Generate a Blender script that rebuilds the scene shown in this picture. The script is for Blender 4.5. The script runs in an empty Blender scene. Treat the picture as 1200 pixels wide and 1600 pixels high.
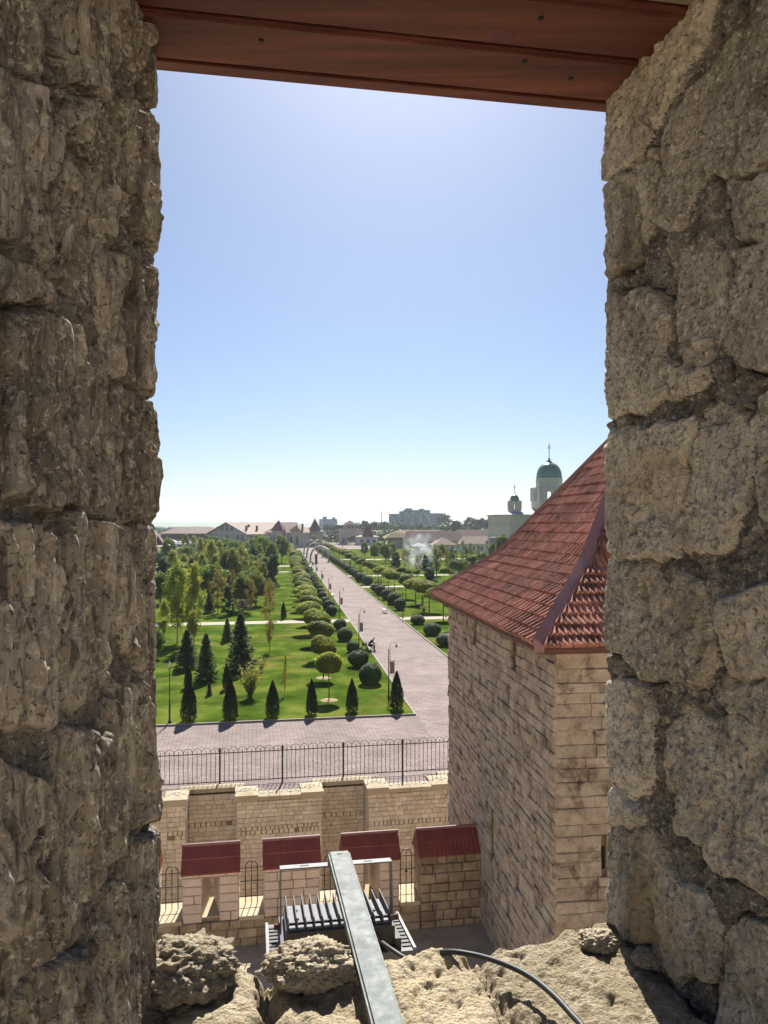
import bpy, bmesh, math, random
import numpy as np
from mathutils import Vector, Matrix, noise as mnoise

random.seed(7)
RNG = np.random.default_rng(7)
S = bpy.context.scene
COL = S.collection
R = math.radians

# ------------------------------------------------------------------ camera
CAMZ = 11.0                       # eye height above the park, metres
F = 1200.0                        # focal length in photo pixels (photo 1200 x 1600)
HOR = 820.0                       # horizon row in the photo
cd = bpy.data.cameras.new('camera')
cam = bpy.data.objects.new('camera', cd); COL.objects.link(cam)
cd.sensor_fit = 'AUTO'; cd.sensor_width = 36; cd.lens = 27.0
cd.shift_y = 20 / 1600
cd.clip_start = 0.02; cd.clip_end = 20000
cam.location = (0, 0, CAMZ); cam.rotation_euler = (R(90), 0, 0)
S.camera = cam

# ------------------------------------------------------------------ world and sun
SUN_AZ, SUN_EL = R(1.5), R(44)   # azimuth from +Y (ahead), positive to the right
w = bpy.data.worlds.new('World'); S.world = w; w.use_nodes = True
nt = w.node_tree
sky = nt.nodes.new('ShaderNodeTexSky'); sky.sky_type = 'NISHITA'; sky.sun_disc = False
sky.sun_elevation = SUN_EL; sky.sun_rotation = SUN_AZ
sky.altitude = 0; sky.air_density = 0.85; sky.dust_density = 0.8; sky.ozone_density = 5.0
bg = nt.nodes['Background']; bg.inputs['Strength'].default_value = 0.05
nt.links.new(sky.outputs[0], bg.inputs[0])
sd = bpy.data.lights.new('sun', 'SUN'); sd.energy = 5.0; sd.angle = R(0.53); sd.color = (1.0, 0.95, 0.86)
so = bpy.data.objects.new('sun', sd); COL.objects.link(so)
SV = Vector((math.sin(SUN_AZ) * math.cos(SUN_EL), math.cos(SUN_AZ) * math.cos(SUN_EL), math.sin(SUN_EL)))
so.rotation_euler = SV.to_track_quat('Z', 'Y').to_euler(); so.location = (0, 60, 80)
S.view_settings.view_transform = 'Standard'; S.view_settings.look = 'None'
S.view_settings.exposure = 1.10; S.view_settings.gamma = 1.0
S.view_settings.use_curve_mapping = False
S.render.engine = 'CYCLES'
S.cycles.volume_step_rate = 10; S.cycles.volume_max_steps = 64; S.cycles.volume_bounces = 1

# ------------------------------------------------------------------ materials
def _base(name):
    m = bpy.data.materials.new(name); m.use_nodes = True
    n = m.node_tree.nodes; l = m.node_tree.links
    return m, n, l, n['Principled BSDF']

def ramp(n, cols, lo=.3, hi=.7):
    r = n.new('ShaderNodeValToRGB'); e = r.color_ramp.elements
    while len(e) < len(cols): e.new(.5)
    for i, c in enumerate(cols):
        e[i].position = lo + (hi - lo) * i / max(1, len(cols) - 1)
        e[i].color = (*c, 1)
    return r

def noise_node(n, l, vec, scale, detail=6, rough=.6, dist=0):
    t = n.new('ShaderNodeTexNoise'); t.inputs['Scale'].default_value = scale
    t.inputs['Detail'].default_value = detail; t.inputs['Roughness'].default_value = rough
    t.inputs['Distortion'].default_value = dist
    l.new(vec, t.inputs['Vector']); return t

def pos_vec(n, l, stretch=(1, 1, 1), rot=0):
    g = n.new('ShaderNodeNewGeometry')
    mp = n.new('ShaderNodeMapping'); mp.inputs['Scale'].default_value = stretch
    mp.inputs['Rotation'].default_value = (0, 0, rot)
    l.new(g.outputs['Position'], mp.inputs['Vector'])
    return mp.outputs[0]

def var_value(n, l, col, amount):
    """per-object (and per-face 'tint') value variation"""
    oi = n.new('ShaderNodeObjectInfo'); at = n.new('ShaderNodeAttribute'); at.attribute_name = 'tint'
    ad = n.new('ShaderNodeMath'); ad.operation = 'ADD'
    l.new(oi.outputs['Random'], ad.inputs[0]); l.new(at.outputs['Fac'], ad.inputs[1])
    fr = n.new('ShaderNodeMath'); fr.operation = 'FRACT'; l.new(ad.outputs[0], fr.inputs[0])
    mr = n.new('ShaderNodeMapRange'); mr.inputs['To Min'].default_value = 1 - amount; mr.inputs['To Max'].default_value = 1 + amount
    l.new(fr.outputs[0], mr.inputs['Value'])
    hs = n.new('ShaderNodeHueSaturation'); l.new(mr.outputs[0], hs.inputs['Value']); l.new(col, hs.inputs['Color'])
    return hs.outputs[0], fr.outputs[0]

def M(name, cols, scale=4, detail=8, rough=.9, bump=.3, bscale=40, bdist=.01, rnd=.0, stretch=(1, 1, 1), metal=0, rot=0,
      lo=.3, hi=.7, spec=.3, stain=None, bdetail=6):
    m, n, l, b = _base(name)
    v = pos_vec(n, l, stretch, rot)
    t = noise_node(n, l, v, scale, detail)
    r = ramp(n, cols, lo, hi); l.new(t.outputs['Fac'], r.inputs[0]); c = r.outputs[0]
    if stain:
        t3 = noise_node(n, l, v, stain[1], 10, .7, .4)
        r3 = ramp(n, [(0, 0, 0), (1, 1, 1)], stain[2], stain[3]); l.new(t3.outputs['Fac'], r3.inputs[0])
        mx = n.new('ShaderNodeMix'); mx.data_type = 'RGBA'; l.new(r3.outputs[0], mx.inputs[0])
        l.new(c, mx.inputs[6]); mx.inputs[7].default_value = (*stain[0], 1); c = mx.outputs[2]
    if rnd: c, _ = var_value(n, l, c, rnd)
    l.new(c, b.inputs['Base Color'])
    b.inputs['Roughness'].default_value = rough; b.inputs['Metallic'].default_value = metal
    b.inputs['Specular IOR Level'].default_value = spec
    if bump:
        t2 = noise_node(n, l, v, bscale, bdetail, .65)
        bp = n.new('ShaderNodeBump'); bp.inputs['Strength'].default_value = bump; bp.inputs['Distance'].default_value = bdist
        l.new(t2.outputs['Fac'], bp.inputs['Height']); l.new(bp.outputs[0], b.inputs['Normal'])
    return m

def M_leaf(name, cols, trans=.35, rough=.6, rnd=.12):
    m, n, l, b = _base(name)
    at = n.new('ShaderNodeAttribute'); at.attribute_name = 'tint'
    r = ramp(n, cols, 0, 1); l.new(at.outputs['Fac'], r.inputs[0])
    oi = n.new('ShaderNodeObjectInfo')
    mr = n.new('ShaderNodeMapRange'); mr.inputs['To Min'].default_value = 1 - rnd; mr.inputs['To Max'].default_value = 1 + rnd
    l.new(oi.outputs['Random'], mr.inputs['Value'])
    mh = n.new('ShaderNodeMapRange'); mh.inputs['To Min'].default_value = .485; mh.inputs['To Max'].default_value = .515
    l.new(oi.outputs['Random'], mh.inputs['Value'])
    hs = n.new('ShaderNodeHueSaturation'); l.new(mr.outputs[0], hs.inputs['Value']); l.new(mh.outputs[0], hs.inputs['Hue'])
    l.new(r.outputs[0], hs.inputs['Color'])
    l.new(hs.outputs[0], b.inputs['Base Color']); b.inputs['Roughness'].default_value = rough
    b.inputs['Specular IOR Level'].default_value = .25
    tr = n.new('ShaderNodeBsdfTranslucent'); l.new(hs.outputs[0], tr.inputs[0])
    mx = n.new('ShaderNodeMixShader'); mx.inputs[0].default_value = trans
    l.new(b.outputs[0], mx.inputs[1]); l.new(tr.outputs[0], mx.inputs[2])
    l.new(mx.outputs[0], n['Material Output'].inputs['Surface'])
    return m

def M_paving(name, c1, c2, cm, bw, bh, rot, stripe=None):
    m, n, l, b = _base(name)
    v = pos_vec(n, l, (1, 1, 1), rot)
    br = n.new('ShaderNodeTexBrick'); l.new(v, br.inputs['Vector'])
    br.inputs['Color1'].default_value = (*c1, 1); br.inputs['Color2'].default_value = (*c2, 1); br.inputs['Mortar'].default_value = (*cm, 1)
    br.inputs['Scale'].default_value = 1; br.inputs['Mortar Size'].default_value = .016
    br.inputs['Brick Width'].default_value = bw; br.inputs['Row Height'].default_value = bh
    t = noise_node(n, l, v, .35, 8, .65)
    mr = n.new('ShaderNodeMapRange'); mr.inputs['From Min'].default_value = .3; mr.inputs['From Max'].default_value = .7
    mr.inputs['To Min'].default_value = .76; mr.inputs['To Max'].default_value = 1.14
    l.new(t.outputs['Fac'], mr.inputs['Value'])
    hs = n.new('ShaderNodeHueSaturation'); l.new(br.outputs['Color'], hs.inputs['Color']); l.new(mr.outputs[0], hs.inputs['Value'])
    l.new(hs.outputs[0], b.inputs['Base Color']); b.inputs['Roughness'].default_value = .95; b.inputs['Specular IOR Level'].default_value = .08
    bp = n.new('ShaderNodeBump'); bp.inputs['Strength'].default_value = .4; bp.inputs['Distance'].default_value = .006; bp.invert = True
    l.new(br.outputs['Fac'], bp.inputs['Height']); l.new(bp.outputs[0], b.inputs['Normal'])
    return m

def M_rock(name, cols, dark, pale, st=(1, 1, 1), sc=9, bump=.9, streak=None):
    """weathered shell limestone: patchy tan, grey lichen and crusts, pitted; specks and streaks also paint in raking contrast"""
    m, n, l, b = _base(name)
    v = pos_vec(n, l, st)
    v0 = pos_vec(n, l)
    t = noise_node(n, l, v, sc, 12, .68, .3); r = ramp(n, cols, .3, .7); l.new(t.outputs['Fac'], r.inputs[0])
    c, rv = var_value(n, l, r.outputs[0], .26)
    def over(c, colr, scale, lo, hi, k, det=10):
        t = noise_node(n, l, v0, scale, det, .72, .5); rr = ramp(n, [(0, 0, 0), (k, k, k)], lo, hi); l.new(t.outputs['Fac'], rr.inputs[0])
        mx = n.new('ShaderNodeMix'); mx.data_type = 'RGBA'; l.new(rr.outputs[0], mx.inputs[0]); l.new(c, mx.inputs[6])
        mx.inputs[7].default_value = (*colr, 1); return mx.outputs[2]
    c = over(c, dark, 7.3, .54, .70, .65)
    c = over(c, pale, 13.1, .56, .72, .6)
    c = over(c, dark, 30, .56, .66, .6, 6)  # specks from here: pit dirt, plus raking light-and-dark contrast put into the colour
    c = over(c, dark, 150, .55, .64, .8, 3)
    c = over(c, pale, 110, .55, .64, .75, 3)
    if streak:  # colour streaks paint in contrast that the soft diffuse shade lacks
        for (ss, sc_, lo_, hi_, k_, colr) in streak:
            vs_ = pos_vec(n, l, ss); t = noise_node(n, l, vs_, sc_, 5, .6, .25); rr = ramp(n, [(0, 0, 0), (k_, k_, k_)], lo_, hi_); l.new(t.outputs['Fac'], rr.inputs[0])
            mx = n.new('ShaderNodeMix'); mx.data_type = 'RGBA'; l.new(rr.outputs[0], mx.inputs[0]); l.new(c, mx.inputs[6]); mx.inputs[7].default_value = (*colr, 1); c = mx.outputs[2]
    l.new(c, b.inputs['Base Color']); b.inputs['Roughness'].default_value = .95; b.inputs['Specular IOR Level'].default_value = .15
    t2 = noise_node(n, l, v, 130, 8, .7); t4 = n.new('ShaderNodeTexVoronoi'); t4.inputs['Scale'].default_value = 190; l.new(v, t4.inputs['Vector'])
    mm = n.new('ShaderNodeMath'); mm.operation = 'MULTIPLY_ADD'; mm.inputs[1].default_value = .35
    l.new(t4.outputs['Distance'], mm.inputs[0]); l.new(t2.outputs['Fac'], mm.inputs[2])
    bp = n.new('ShaderNodeBump'); bp.inputs['Strength'].default_value = bump; bp.inputs['Distance'].default_value = .010
    l.new(mm.outputs[0], bp.inputs['Height']); l.new(bp.outputs[0], b.inputs['Normal'])
    return m

MT = {}
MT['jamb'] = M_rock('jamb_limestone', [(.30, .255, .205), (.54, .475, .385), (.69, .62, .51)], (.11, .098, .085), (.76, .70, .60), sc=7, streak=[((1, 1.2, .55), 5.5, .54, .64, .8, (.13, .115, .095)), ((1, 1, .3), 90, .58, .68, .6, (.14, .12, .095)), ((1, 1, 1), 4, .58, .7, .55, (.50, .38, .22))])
MT['jamb_l'] = M_rock('jamb_limestone_striated', [(.15, .125, .10), (.36, .31, .25), (.60, .535, .44)], (.055, .047, .04), (.70, .64, .54), (1, 1, .16), 17, streak=[((1, 1, .13), 75, .55, .66, .75, (.085, .07, .055)), ((1, 1, .16), 120, .58, .68, .6, (.70, .63, .52)), ((1, 1, .3), 9, .56, .68, .7, (.10, .085, .07))])  # dark and pale streaks stand for shaded clefts and raked ridges
MT['mortar'] = M_rock('lime_mortar_crust', [(.15, .132, .112), (.30, .265, .22), (.46, .41, .34)], (.06, .055, .05), (.56, .52, .45), sc=12, bump=1)
MT['sill'] = M_rock('sill_limestone', [(.36, .29, .18), (.45, .375, .25), (.52, .445, .32)], (.31, .25, .17), (.54, .475, .36), sc=11, bump=1)
MT['tufa'] = M_rock('porous_stone', [(.42, .335, .23), (.53, .445, .32), (.62, .53, .40)], (.34, .27, .19), (.64, .57, .45), sc=25, bump=1)
MT['tower'] = M('tower_limestone', [(.26, .19, .135), (.43, .335, .25), (.51, .41, .31), (.58, .48, .37)], 3.1, 14, .95, 1.0, 14, .06, .09, spec=.1,
                stain=((.16, .115, .085), 2.3, .51, .66), bdetail=12)
MT['towercore'] = M('tower_mortar', [(.17, .115, .08), (.28, .195, .13)], 6, 8, .95, .6, 30, .02, spec=.1)
MT['ret'] = M('retaining_stone', [(.57, .49, .37), (.70, .615, .48), (.77, .69, .56)], 1.6, 10, .95, .55, 25, .015, .13, spec=.1,
              stain=((.27, .19, .11), 1.6, .58, .76))
MT['retcore'] = M('retaining_mortar', [(.24, .165, .10), (.36, .265, .165)], 4, 8, .95, .4, 30, .01, spec=.1)
MT['coping'] = M('pale_coping_stone', [(.40, .33, .21), (.47, .40, .28), (.53, .47, .35)], 1.5, 8, .9, .2, 30, .006, .05, spec=.15)
MT['merlon'] = M('merlon_block', [(.55, .42, .34), (.62, .49, .40), (.67, .54, .45)], 2.5, 8, .92, .25, 40, .006, .09, spec=.15)
MT['merloncore'] = M('merlon_mortar', [(.25, .17, .12), (.33, .235, .17)], 8, 6, .95, .3, 40, .006, spec=.1)
MT['rubble'] = M('rubble_stone', [(.25, .175, .11), (.40, .30, .20), (.51, .40, .27)], 2.2, 10, .95, .7, 25, .02, .2, spec=.1,
                 stain=((.11, .08, .06), 1.1, .50, .7))
MT['walk'] = M('dusty_stone_walk', [(.34, .27, .19), (.46, .375, .27), (.54, .45, .33)], 2.2, 10, .95, .6, 20, .03, spec=.1)
MT['tile'] = M('clay_tile', [(.18, .07, .048), (.32, .135, .095), (.45, .215, .155)], 2.6, 10, .8, .3, 60, .004, .30, spec=.2,
               stain=((.09, .05, .04), 3.1, .56, .66))
MT['tile2'] = M('red_ribbed_tile', [(.20, .045, .034), (.25, .062, .047)], 2, 5, .55, .1, 60, .003, .08, spec=.35)
MT['flash'] = M('painted_flashing', [(.21, .10, .095), (.27, .14, .13)], 3, 5, .4, .05, 30, .003, spec=.45)
MT['wood'] = M('red_stained_plank', [(.05, .015, .010), (.10, .029, .019), (.165, .053, .034)], 6, 12, .55, .35, 70, .003, .10, (.35, 5, 5), spec=.35,
               stain=((.055, .022, .015), 1.6, .58, .74))
MT['woodgrey'] = M('weathered_plank', [(.15, .11, .08), (.24, .18, .13)], 6, 12, .8, .35, 70, .003, .1, (.35, 5, 5))
MT['iron'] = M('black_iron', [(.012, .012, .013), (.022, .021, .02)], 8, 4, .5, .1, 60, .002, spec=.4)
MT['galv'] = M('galvanised_steel', [(.055, .064, .065), (.10, .113, .113), (.16, .175, .172)], 60, 8, .62, .25, 90, .003, metal=.25, spec=.25, stain=((.06, .068, .07), 22, .54, .66))
MT['alu'] = M('light_grey_metal', [(.15, .15, .155), (.19, .19, .195)], 20, 4, .5, .05, 80, .001, metal=.2, spec=.4)
MT['cast'] = M('grey_cast_aluminium', [(.10, .10, .112), (.13, .13, .142)], 40, 4, .5, .1, 150, .001, metal=.2, spec=.4)
MT['castdark'] = M('dark_cast_aluminium', [(.035, .033, .036), (.06, .055, .055)], 40, 4, .55, .1, 150, .001, spec=.4)
MT['rubber'] = M('black_cable_sheath', [(.02, .02, .022), (.035, .035, .037)], 30, 3, .55, 0, spec=.4)
MT['rust'] = M('rusty_bolt', [(.10, .045, .03), (.16, .075, .05)], 60, 4, .8, .1)
MT['glassl'] = M('lamp_glass', [(.55, .56, .56), (.6, .6, .6)], 3, 2, .15, 0, spec=.5)
MT['grass'] = M('lawn_grass', [(.030, .056, .007), (.060, .100, .012), (.125, .15, .026)], .3, 15, 1.0, .8, 9, .05, spec=.0, lo=.36, hi=.64,
                stain=((.17, .15, .04), .16, .52, .72))
MT['ground'] = M('field_ground', [(.06, .085, .03), (.10, .12, .05), (.17, .15, .08)], .012, 8, .95, 0, spec=.1)
MT['pave'] = M_paving('plaza_pavers', (.225, .182, .17), (.30, .245, .23), (.13, .106, .098), .42, .2, R(-10))
MT['boul'] = M_paving('boulevard_pavers', (.225, .182, .168), (.285, .233, .217), (.14, .114, .104), .8, .4, R(-7.5) + R(27))
MT['path'] = M('pale_path', [(.29, .255, .20), (.36, .32, .26)], .8, 6, .9, .1, 20)
MT['kerb'] = M('kerb_stone', [(.22, .195, .17), (.29, .265, .23)], 2, 6, .9, .2, 30, rnd=.05)
MT['soil'] = M('mulch', [(.22, .16, .09), (.33, .25, .14)], 6, 8, .95, .6, 20, .02)
MT['bark'] = M('bark', [(.06, .045, .03), (.13, .10, .07)], 6, 6, .95, .5, 20, .01)
MT['bbark'] = M('birch_bark', [(.20, .18, .14), (.45, .43, .38)], 3, 4, .9, .2, 20, .01, stretch=(1, 1, .4))
MT['lolli'] = M_leaf('clipped_tree_leaf', [(.09, .13, .014), (.25, .30, .026), (.48, .49, .055)], .62)
MT['ball'] = M_leaf('ball_bush_leaf', [(.018, .035, .009), (.045, .075, .018), (.11, .15, .032)], .3)
MT['thuja'] = M_leaf('thuja_leaf', [(.006, .014, .006), (.014, .027, .009), (.028, .045, .012)], .12, .7)
MT['spruce'] = M_leaf('spruce_needle', [(.026, .046, .022), (.06, .095, .046), (.13, .17, .085)], .35, .7)
MT['birch'] = M_leaf('birch_leaf', [(.13, .16, .026), (.27, .30, .048), (.46, .42, .08)], .6)
MT['gold'] = M_leaf('autumn_leaf', [(.11, .10, .02), (.22, .17, .035), (.32, .20, .06)], .5)
MT['green'] = M_leaf('green_leaf', [(.07, .105, .022), (.16, .21, .04), (.27, .31, .06)], .6)
MT['pale'] = M_leaf('fresh_leaf', [(.09, .14, .026), (.16, .23, .04), (.24, .31, .06)], .55)
MT['far'] = M_leaf('far_leaf', [(.022, .042, .014), (.04, .068, .02), (.07, .10, .03)], .25)
MT['brownleaf'] = M_leaf('bronze_leaf', [(.06, .05, .03), (.11, .085, .05), (.15, .11, .06)], .3)
MT['roofpale'] = M('pale_sheet_roof', [(.24, .18, .155), (.285, .22, .19)], .3, 4, .75, 0, spec=.1)
MT['roofbrown'] = M('brown_sheet_roof', [(.16, .075, .06), (.21, .10, .08)], .3, 4, .6, 0)
MT['roofpink'] = M('faded_tile_roof', [(.23, .145, .12), (.275, .18, .15)], .3, 6, .8, .1, 3)
MT['stonewall'] = M('pale_stone_wall', [(.40, .36, .31), (.50, .45, .39)], .5, 6, .9, .1, 5)
MT['white'] = M('white_plaster', [(.50, .485, .46), (.58, .565, .54)], .5, 4, .8, 0)
MT['beige'] = M('beige_render', [(.66, .55, .44), (.72, .60, .49)], .3, 4, .85, 0)
MT['grass_roof'] = M('grassy_mound', [(.16, .13, .06), (.24, .18, .10), (.12, .13, .05)], .2, 8, .95, .2, 3)
MT['brickdark'] = M('dark_brick', [(.14, .085, .07), (.20, .13, .11)], 1, 6, .9, .1, 5)
MT['dglass'] = M('dark_window', [(.05, .055, .06), (.08, .085, .09)], 1, 2, .15, 0, spec=.5)
MT['copper'] = M('green_dome_metal', [(.15, .25, .185), (.20, .31, .23)], .5, 4, .3, 0, metal=.45)
MT['gilt'] = M('dark_cross_metal', [(.10, .09, .06), (.15, .13, .08)], 2, 2, .4, 0, metal=.6)
MT['zinc'] = M('zinc_roof', [(.27, .295, .32), (.33, .35, .37)], .4, 3, .7, 0, spec=.2)
MT['bluewall'] = M('grey_panel_wall', [(.16, .20, .27), (.22, .26, .33)], .2, 3, .8, 0)
MT['palepanel'] = M('pale_panel', [(.45, .50, .54), (.55, .58, .6)], .2, 3, .7, 0)
MT['arch'] = M('arch_mesh_white', [(.36, .30, .285), (.42, .355, .34)], 2, 4, .6, 0)
MT['maroon'] = M('maroon_board', [(.10, .035, .04), (.14, .05, .05)], 2, 3, .6, 0)
MT['banner'] = M('taupe_banner_cloth', [(.24, .165, .135), (.29, .20, .165)], 4, 4, .8, .1, 40)
MT['benchw'] = M('bench_slat', [(.46, .38, .33), (.56, .47, .42)], 5, 4, .7, .1, 40)
MT['skin'] = M('skin', [(.42, .25, .18), (.46, .28, .20)], 5, 2, .6, 0)
MT['cloth'] = M('dark_clothes', [(.012, .012, .015), (.022, .022, .026)], 9, 4, .85, .1, 60)
MT['hair'] = M('dark_hair', [(.015, .011, .009), (.025, .018, .014)], 30, 4, .7, .1, 60)
MT['stroll'] = M('purple_fabric', [(.09, .07, .16), (.14, .11, .22)], 5, 3, .8, 0)
MT['hill'] = M('far_hill_cover', [(.07, .10, .04), (.12, .14, .06), (.19, .18, .10)], .004, 8, .95, 0, spec=.1)
MT['canopy'] = M('white_awning', [(.45, .445, .43), (.5, .495, .48)], 1, 2, .7, 0)

# ------------------------------------------------------------------ object helpers
def wm(o):
    m = Matrix.LocRotScale(o.location, o.rotation_euler, o.scale)
    return (wm(o.parent) @ o.matrix_parent_inverse @ m) if o.parent else m

def adopt(o, parent):
    o.parent = parent; o.matrix_parent_inverse = wm(parent).inverted()

def obj(name, mesh, mat=None, parent=None, mw=None):
    o = bpy.data.objects.new(name, mesh); COL.objects.link(o)
    if mat and not mesh.materials: mesh.materials.append(MT[mat])
    if mw is not None:
        lo, ro, sc = mw.decompose(); o.location = lo; o.rotation_euler = ro.to_euler(); o.scale = sc
    if parent: adopt(o, parent)
    return o

def tag(o, label=None, cat=None, group=None, kind=None):
    if label: o['label'] = label
    if cat: o['category'] = cat
    if group: o['group'] = group
    if kind: o['kind'] = kind
    return o

def thing(name, loc, label, cat, group=None, rz=0):
    e = bpy.data.objects.new(name, None); COL.objects.link(e)
    e.location = loc; e.rotation_euler = (0, 0, rz); e.empty_display_size = .1
    return tag(e, label, cat, group)

def copy_tree(o, parent=None):
    c = o.copy(); COL.objects.link(c)
    if parent: c.parent = parent
    for ch in list(o.children): copy_tree(ch, c)
    return c

def npmesh(name, V, Fc, tint=None, smooth=False):
    V = np.asarray(V, dtype=np.float32); Fc = np.asarray(Fc, dtype=np.int32)
    me = bpy.data.meshes.new(name); k = Fc.shape[1]
    me.vertices.add(len(V)); me.vertices.foreach_set('co', V.ravel())
    me.loops.add(Fc.size); me.loops.foreach_set('vertex_index', Fc.ravel())
    me.polygons.add(len(Fc)); me.polygons.foreach_set('loop_start', np.arange(len(Fc), dtype=np.int32) * k)
    me.polygons.foreach_set('loop_total', np.full(len(Fc), k, dtype=np.int32))
    if smooth: me.polygons.foreach_set('use_smooth', np.ones(len(Fc), dtype=bool))
    me.update(calc_edges=True)
    if tint is not None:
        a = me.attributes.new('tint', 'FLOAT', 'POINT'); a.data.foreach_set('value', np.asarray(tint, dtype=np.float32))
    return me

class MB:
    """collects solids and builds one mesh"""
    def __init__(s): s.v = []; s.f = []; s.t = []
    def add(s, vs, fs, mw=None):
        o = len(s.v)
        s.v += [tuple(mw @ Vector(p)) if mw else tuple(p) for p in vs]
        s.f += [tuple(i + o for i in f) for f in fs]; return s
    def box(s, c, d, mw=None):
        x, y, z = c; a, b, e = d[0] / 2, d[1] / 2, d[2] / 2
        vs = [(x + i * a, y + j * b, z + k * e) for k in (-1, 1) for j in (-1, 1) for i in (-1, 1)]
        return s.add(vs, [(0, 2, 3, 1), (4, 5, 7, 6), (0, 1, 5, 4), (2, 6, 7, 3), (0, 4, 6, 2), (1, 3, 7, 5)], mw)
    def prism(s, poly, z0, z1, mw=None):
        n = len(poly)
        vs = [(*p, z0) for p in poly] + [(*p, z1) for p in poly]
        fs = [tuple(reversed(range(n))), tuple(range(n, 2 * n))] + [(i, (i + 1) % n, (i + 1) % n + n, i + n) for i in range(n)]
        return s.add(vs, fs, mw)
    def lathe(s, prof, seg=16, mw=None, cap=True):
        vs = []; fs = []
        for r, z in prof:
            for k in range(seg):
                a = 2 * math.pi * k / seg; vs.append((r * math.cos(a), r * math.sin(a), z))
        for i in range(len(prof) - 1):
            for k in range(seg):
                k2 = (k + 1) % seg
                fs.append((i * seg + k, i * seg + k2, (i + 1) * seg + k2, (i + 1) * seg + k))
        if cap:
            fs.append(tuple(reversed(range(seg)))); fs.append(tuple(range((len(prof) - 1) * seg, len(prof) * seg)))
        return s.add(vs, fs, mw)
    def tube(s, pts, r, seg=6, mw=None):
        pts = [Vector(p) for p in pts]; rs = r if isinstance(r, (list, tuple)) else [r] * len(pts)
        vs = []; fs = []; up = None
        for i, p in enumerate(pts):
            t = (pts[min(i + 1, len(pts) - 1)] - pts[max(i - 1, 0)]).normalized()
            if up is None: up = Vector((0, 0, 1)) if abs(t.z) < .9 else Vector((1, 0, 0))
            a = t.cross(up).normalized(); b = a.cross(t).normalized(); up = b
            for k in range(seg):
                an = 2 * math.pi * k / seg; vs.append(tuple(p + a * rs[i] * math.cos(an) + b * rs[i] * math.sin(an)))
        for i in range(len(pts) - 1):
            for k in range(seg):
                k2 = (k + 1) % seg; fs.append((i * seg + k, i * seg + k2, (i + 1) * seg + k2, (i + 1) * seg + k))
        fs.append(tuple(reversed(range(seg)))); fs.append(tuple(range((len(pts) - 1) * seg, len(pts) * seg)))
        return s.add(vs, fs, mw)
    def quads(s, *qs):
        for q in qs: s.add(q, [tuple(range(len(q)))])
        return s
    def mesh(s, name, smooth=False):
        me = bpy.data.meshes.new(name); me.from_pydata(s.v, [], s.f)
        bm = bmesh.new(); bm.from_mesh(me); bmesh.ops.recalc_face_normals(bm, faces=bm.faces); bm.to_mesh(me); bm.free()
        if smooth: me.polygons.foreach_set('use_smooth', [True] * len(me.polygons))
        if s.t: 
            a = me.attributes.new('tint', 'FLOAT', 'POINT'); a.data.foreach_set('value', s.t)
        me.update(); return me
    def build(s, name, mat, parent=None, mw=None, smooth=False):
        return obj(name, s.mesh(name, smooth), mat, parent, mw)

def T(x, y, z=0, rz=0): return Matrix.Translation((x, y, z)) @ Matrix.Rotation(rz, 4, 'Z')
def G(px, py, z=0.0):
    """photo pixel on a horizontal plane at height z -> (x, y)"""
    d = F * (CAMZ - z) / (py - HOR); return ((px - 600) / F * d, d)
def at_depth(px, py, d): return ((px - 600) / F * d, d, CAMZ - (py - HOR) / F * d)

WA, BA = R(10), R(7.5)            # turn of the walls and of the boulevard, to the left of straight ahead
def W(p, q, z=0): return (p * math.cos(WA) - q * math.sin(WA), p * math.sin(WA) + q * math.cos(WA), z)
def B(b, a, z=0): return (b * math.cos(BA) - a * math.sin(BA), b * math.sin(BA) + a * math.cos(BA), z)

# ------------------------------------------------------------------ numpy noise
_perm = RNG.permutation(4096)
def vhash(ix, iy, seed): return _perm[(ix + _perm[(iy + seed * 131) & 4095]) & 4095] / 4095.0
_ang = RNG.random(4096) * 2 * np.pi
def pn(x, y, seed=0):
    xi = np.floor(x).astype(int); yi = np.floor(y).astype(int); xf = x - xi; yf = y - yi
    u = xf * xf * xf * (xf * (xf * 6 - 15) + 10); v = yf * yf * yf * (yf * (yf * 6 - 15) + 10)
    def g(ix, iy, dx, dy):
        a = _ang[_perm[(ix + _perm[(iy + seed * 131) & 4095]) & 4095]]; return np.cos(a) * dx + np.sin(a) * dy
    a = g(xi, yi, xf, yf); b = g(xi + 1, yi, xf - 1, yf); c = g(xi, yi + 1, xf, yf - 1); d = g(xi + 1, yi + 1, xf - 1, yf - 1)
    return (a + u * (b - a) + v * (c - a + u * (a - b - c + d))) * 1.5
def fbm(x, y, o=4, seed=0, gain=.5):
    r = 0; k = 1.0
    for i in range(o): r = r + k * pn(x * 2 ** i, y * 2 ** i, seed + i); k *= gain
    return r
def sstep(a, b, x):
    t = np.clip((x - a) / (b - a), 0, 1); return t * t * (3 - 2 * t)
def poly_sdf(X, Y, poly):
    d = np.full(X.shape, 1e9); ins = np.zeros(X.shape, bool); n = len(poly)
    for i in range(n):
        ax, ay = poly[i]; bx, by = poly[(i + 1) % n]; ex, ey = bx - ax, by - ay
        t = np.clip(((X - ax) * ex + (Y - ay) * ey) / (ex * ex + ey * ey + 1e-12), 0, 1)
        d = np.minimum(d, (X - ax - t * ex) ** 2 + (Y - ay - t * ey) ** 2)
        c = ((ay > Y) != (by > Y)) & (X < (bx - ax) * (Y - ay) / (by - ay + 1e-12) + ax); ins ^= c
    d = np.sqrt(d); return np.where(ins, -d, d)
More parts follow.
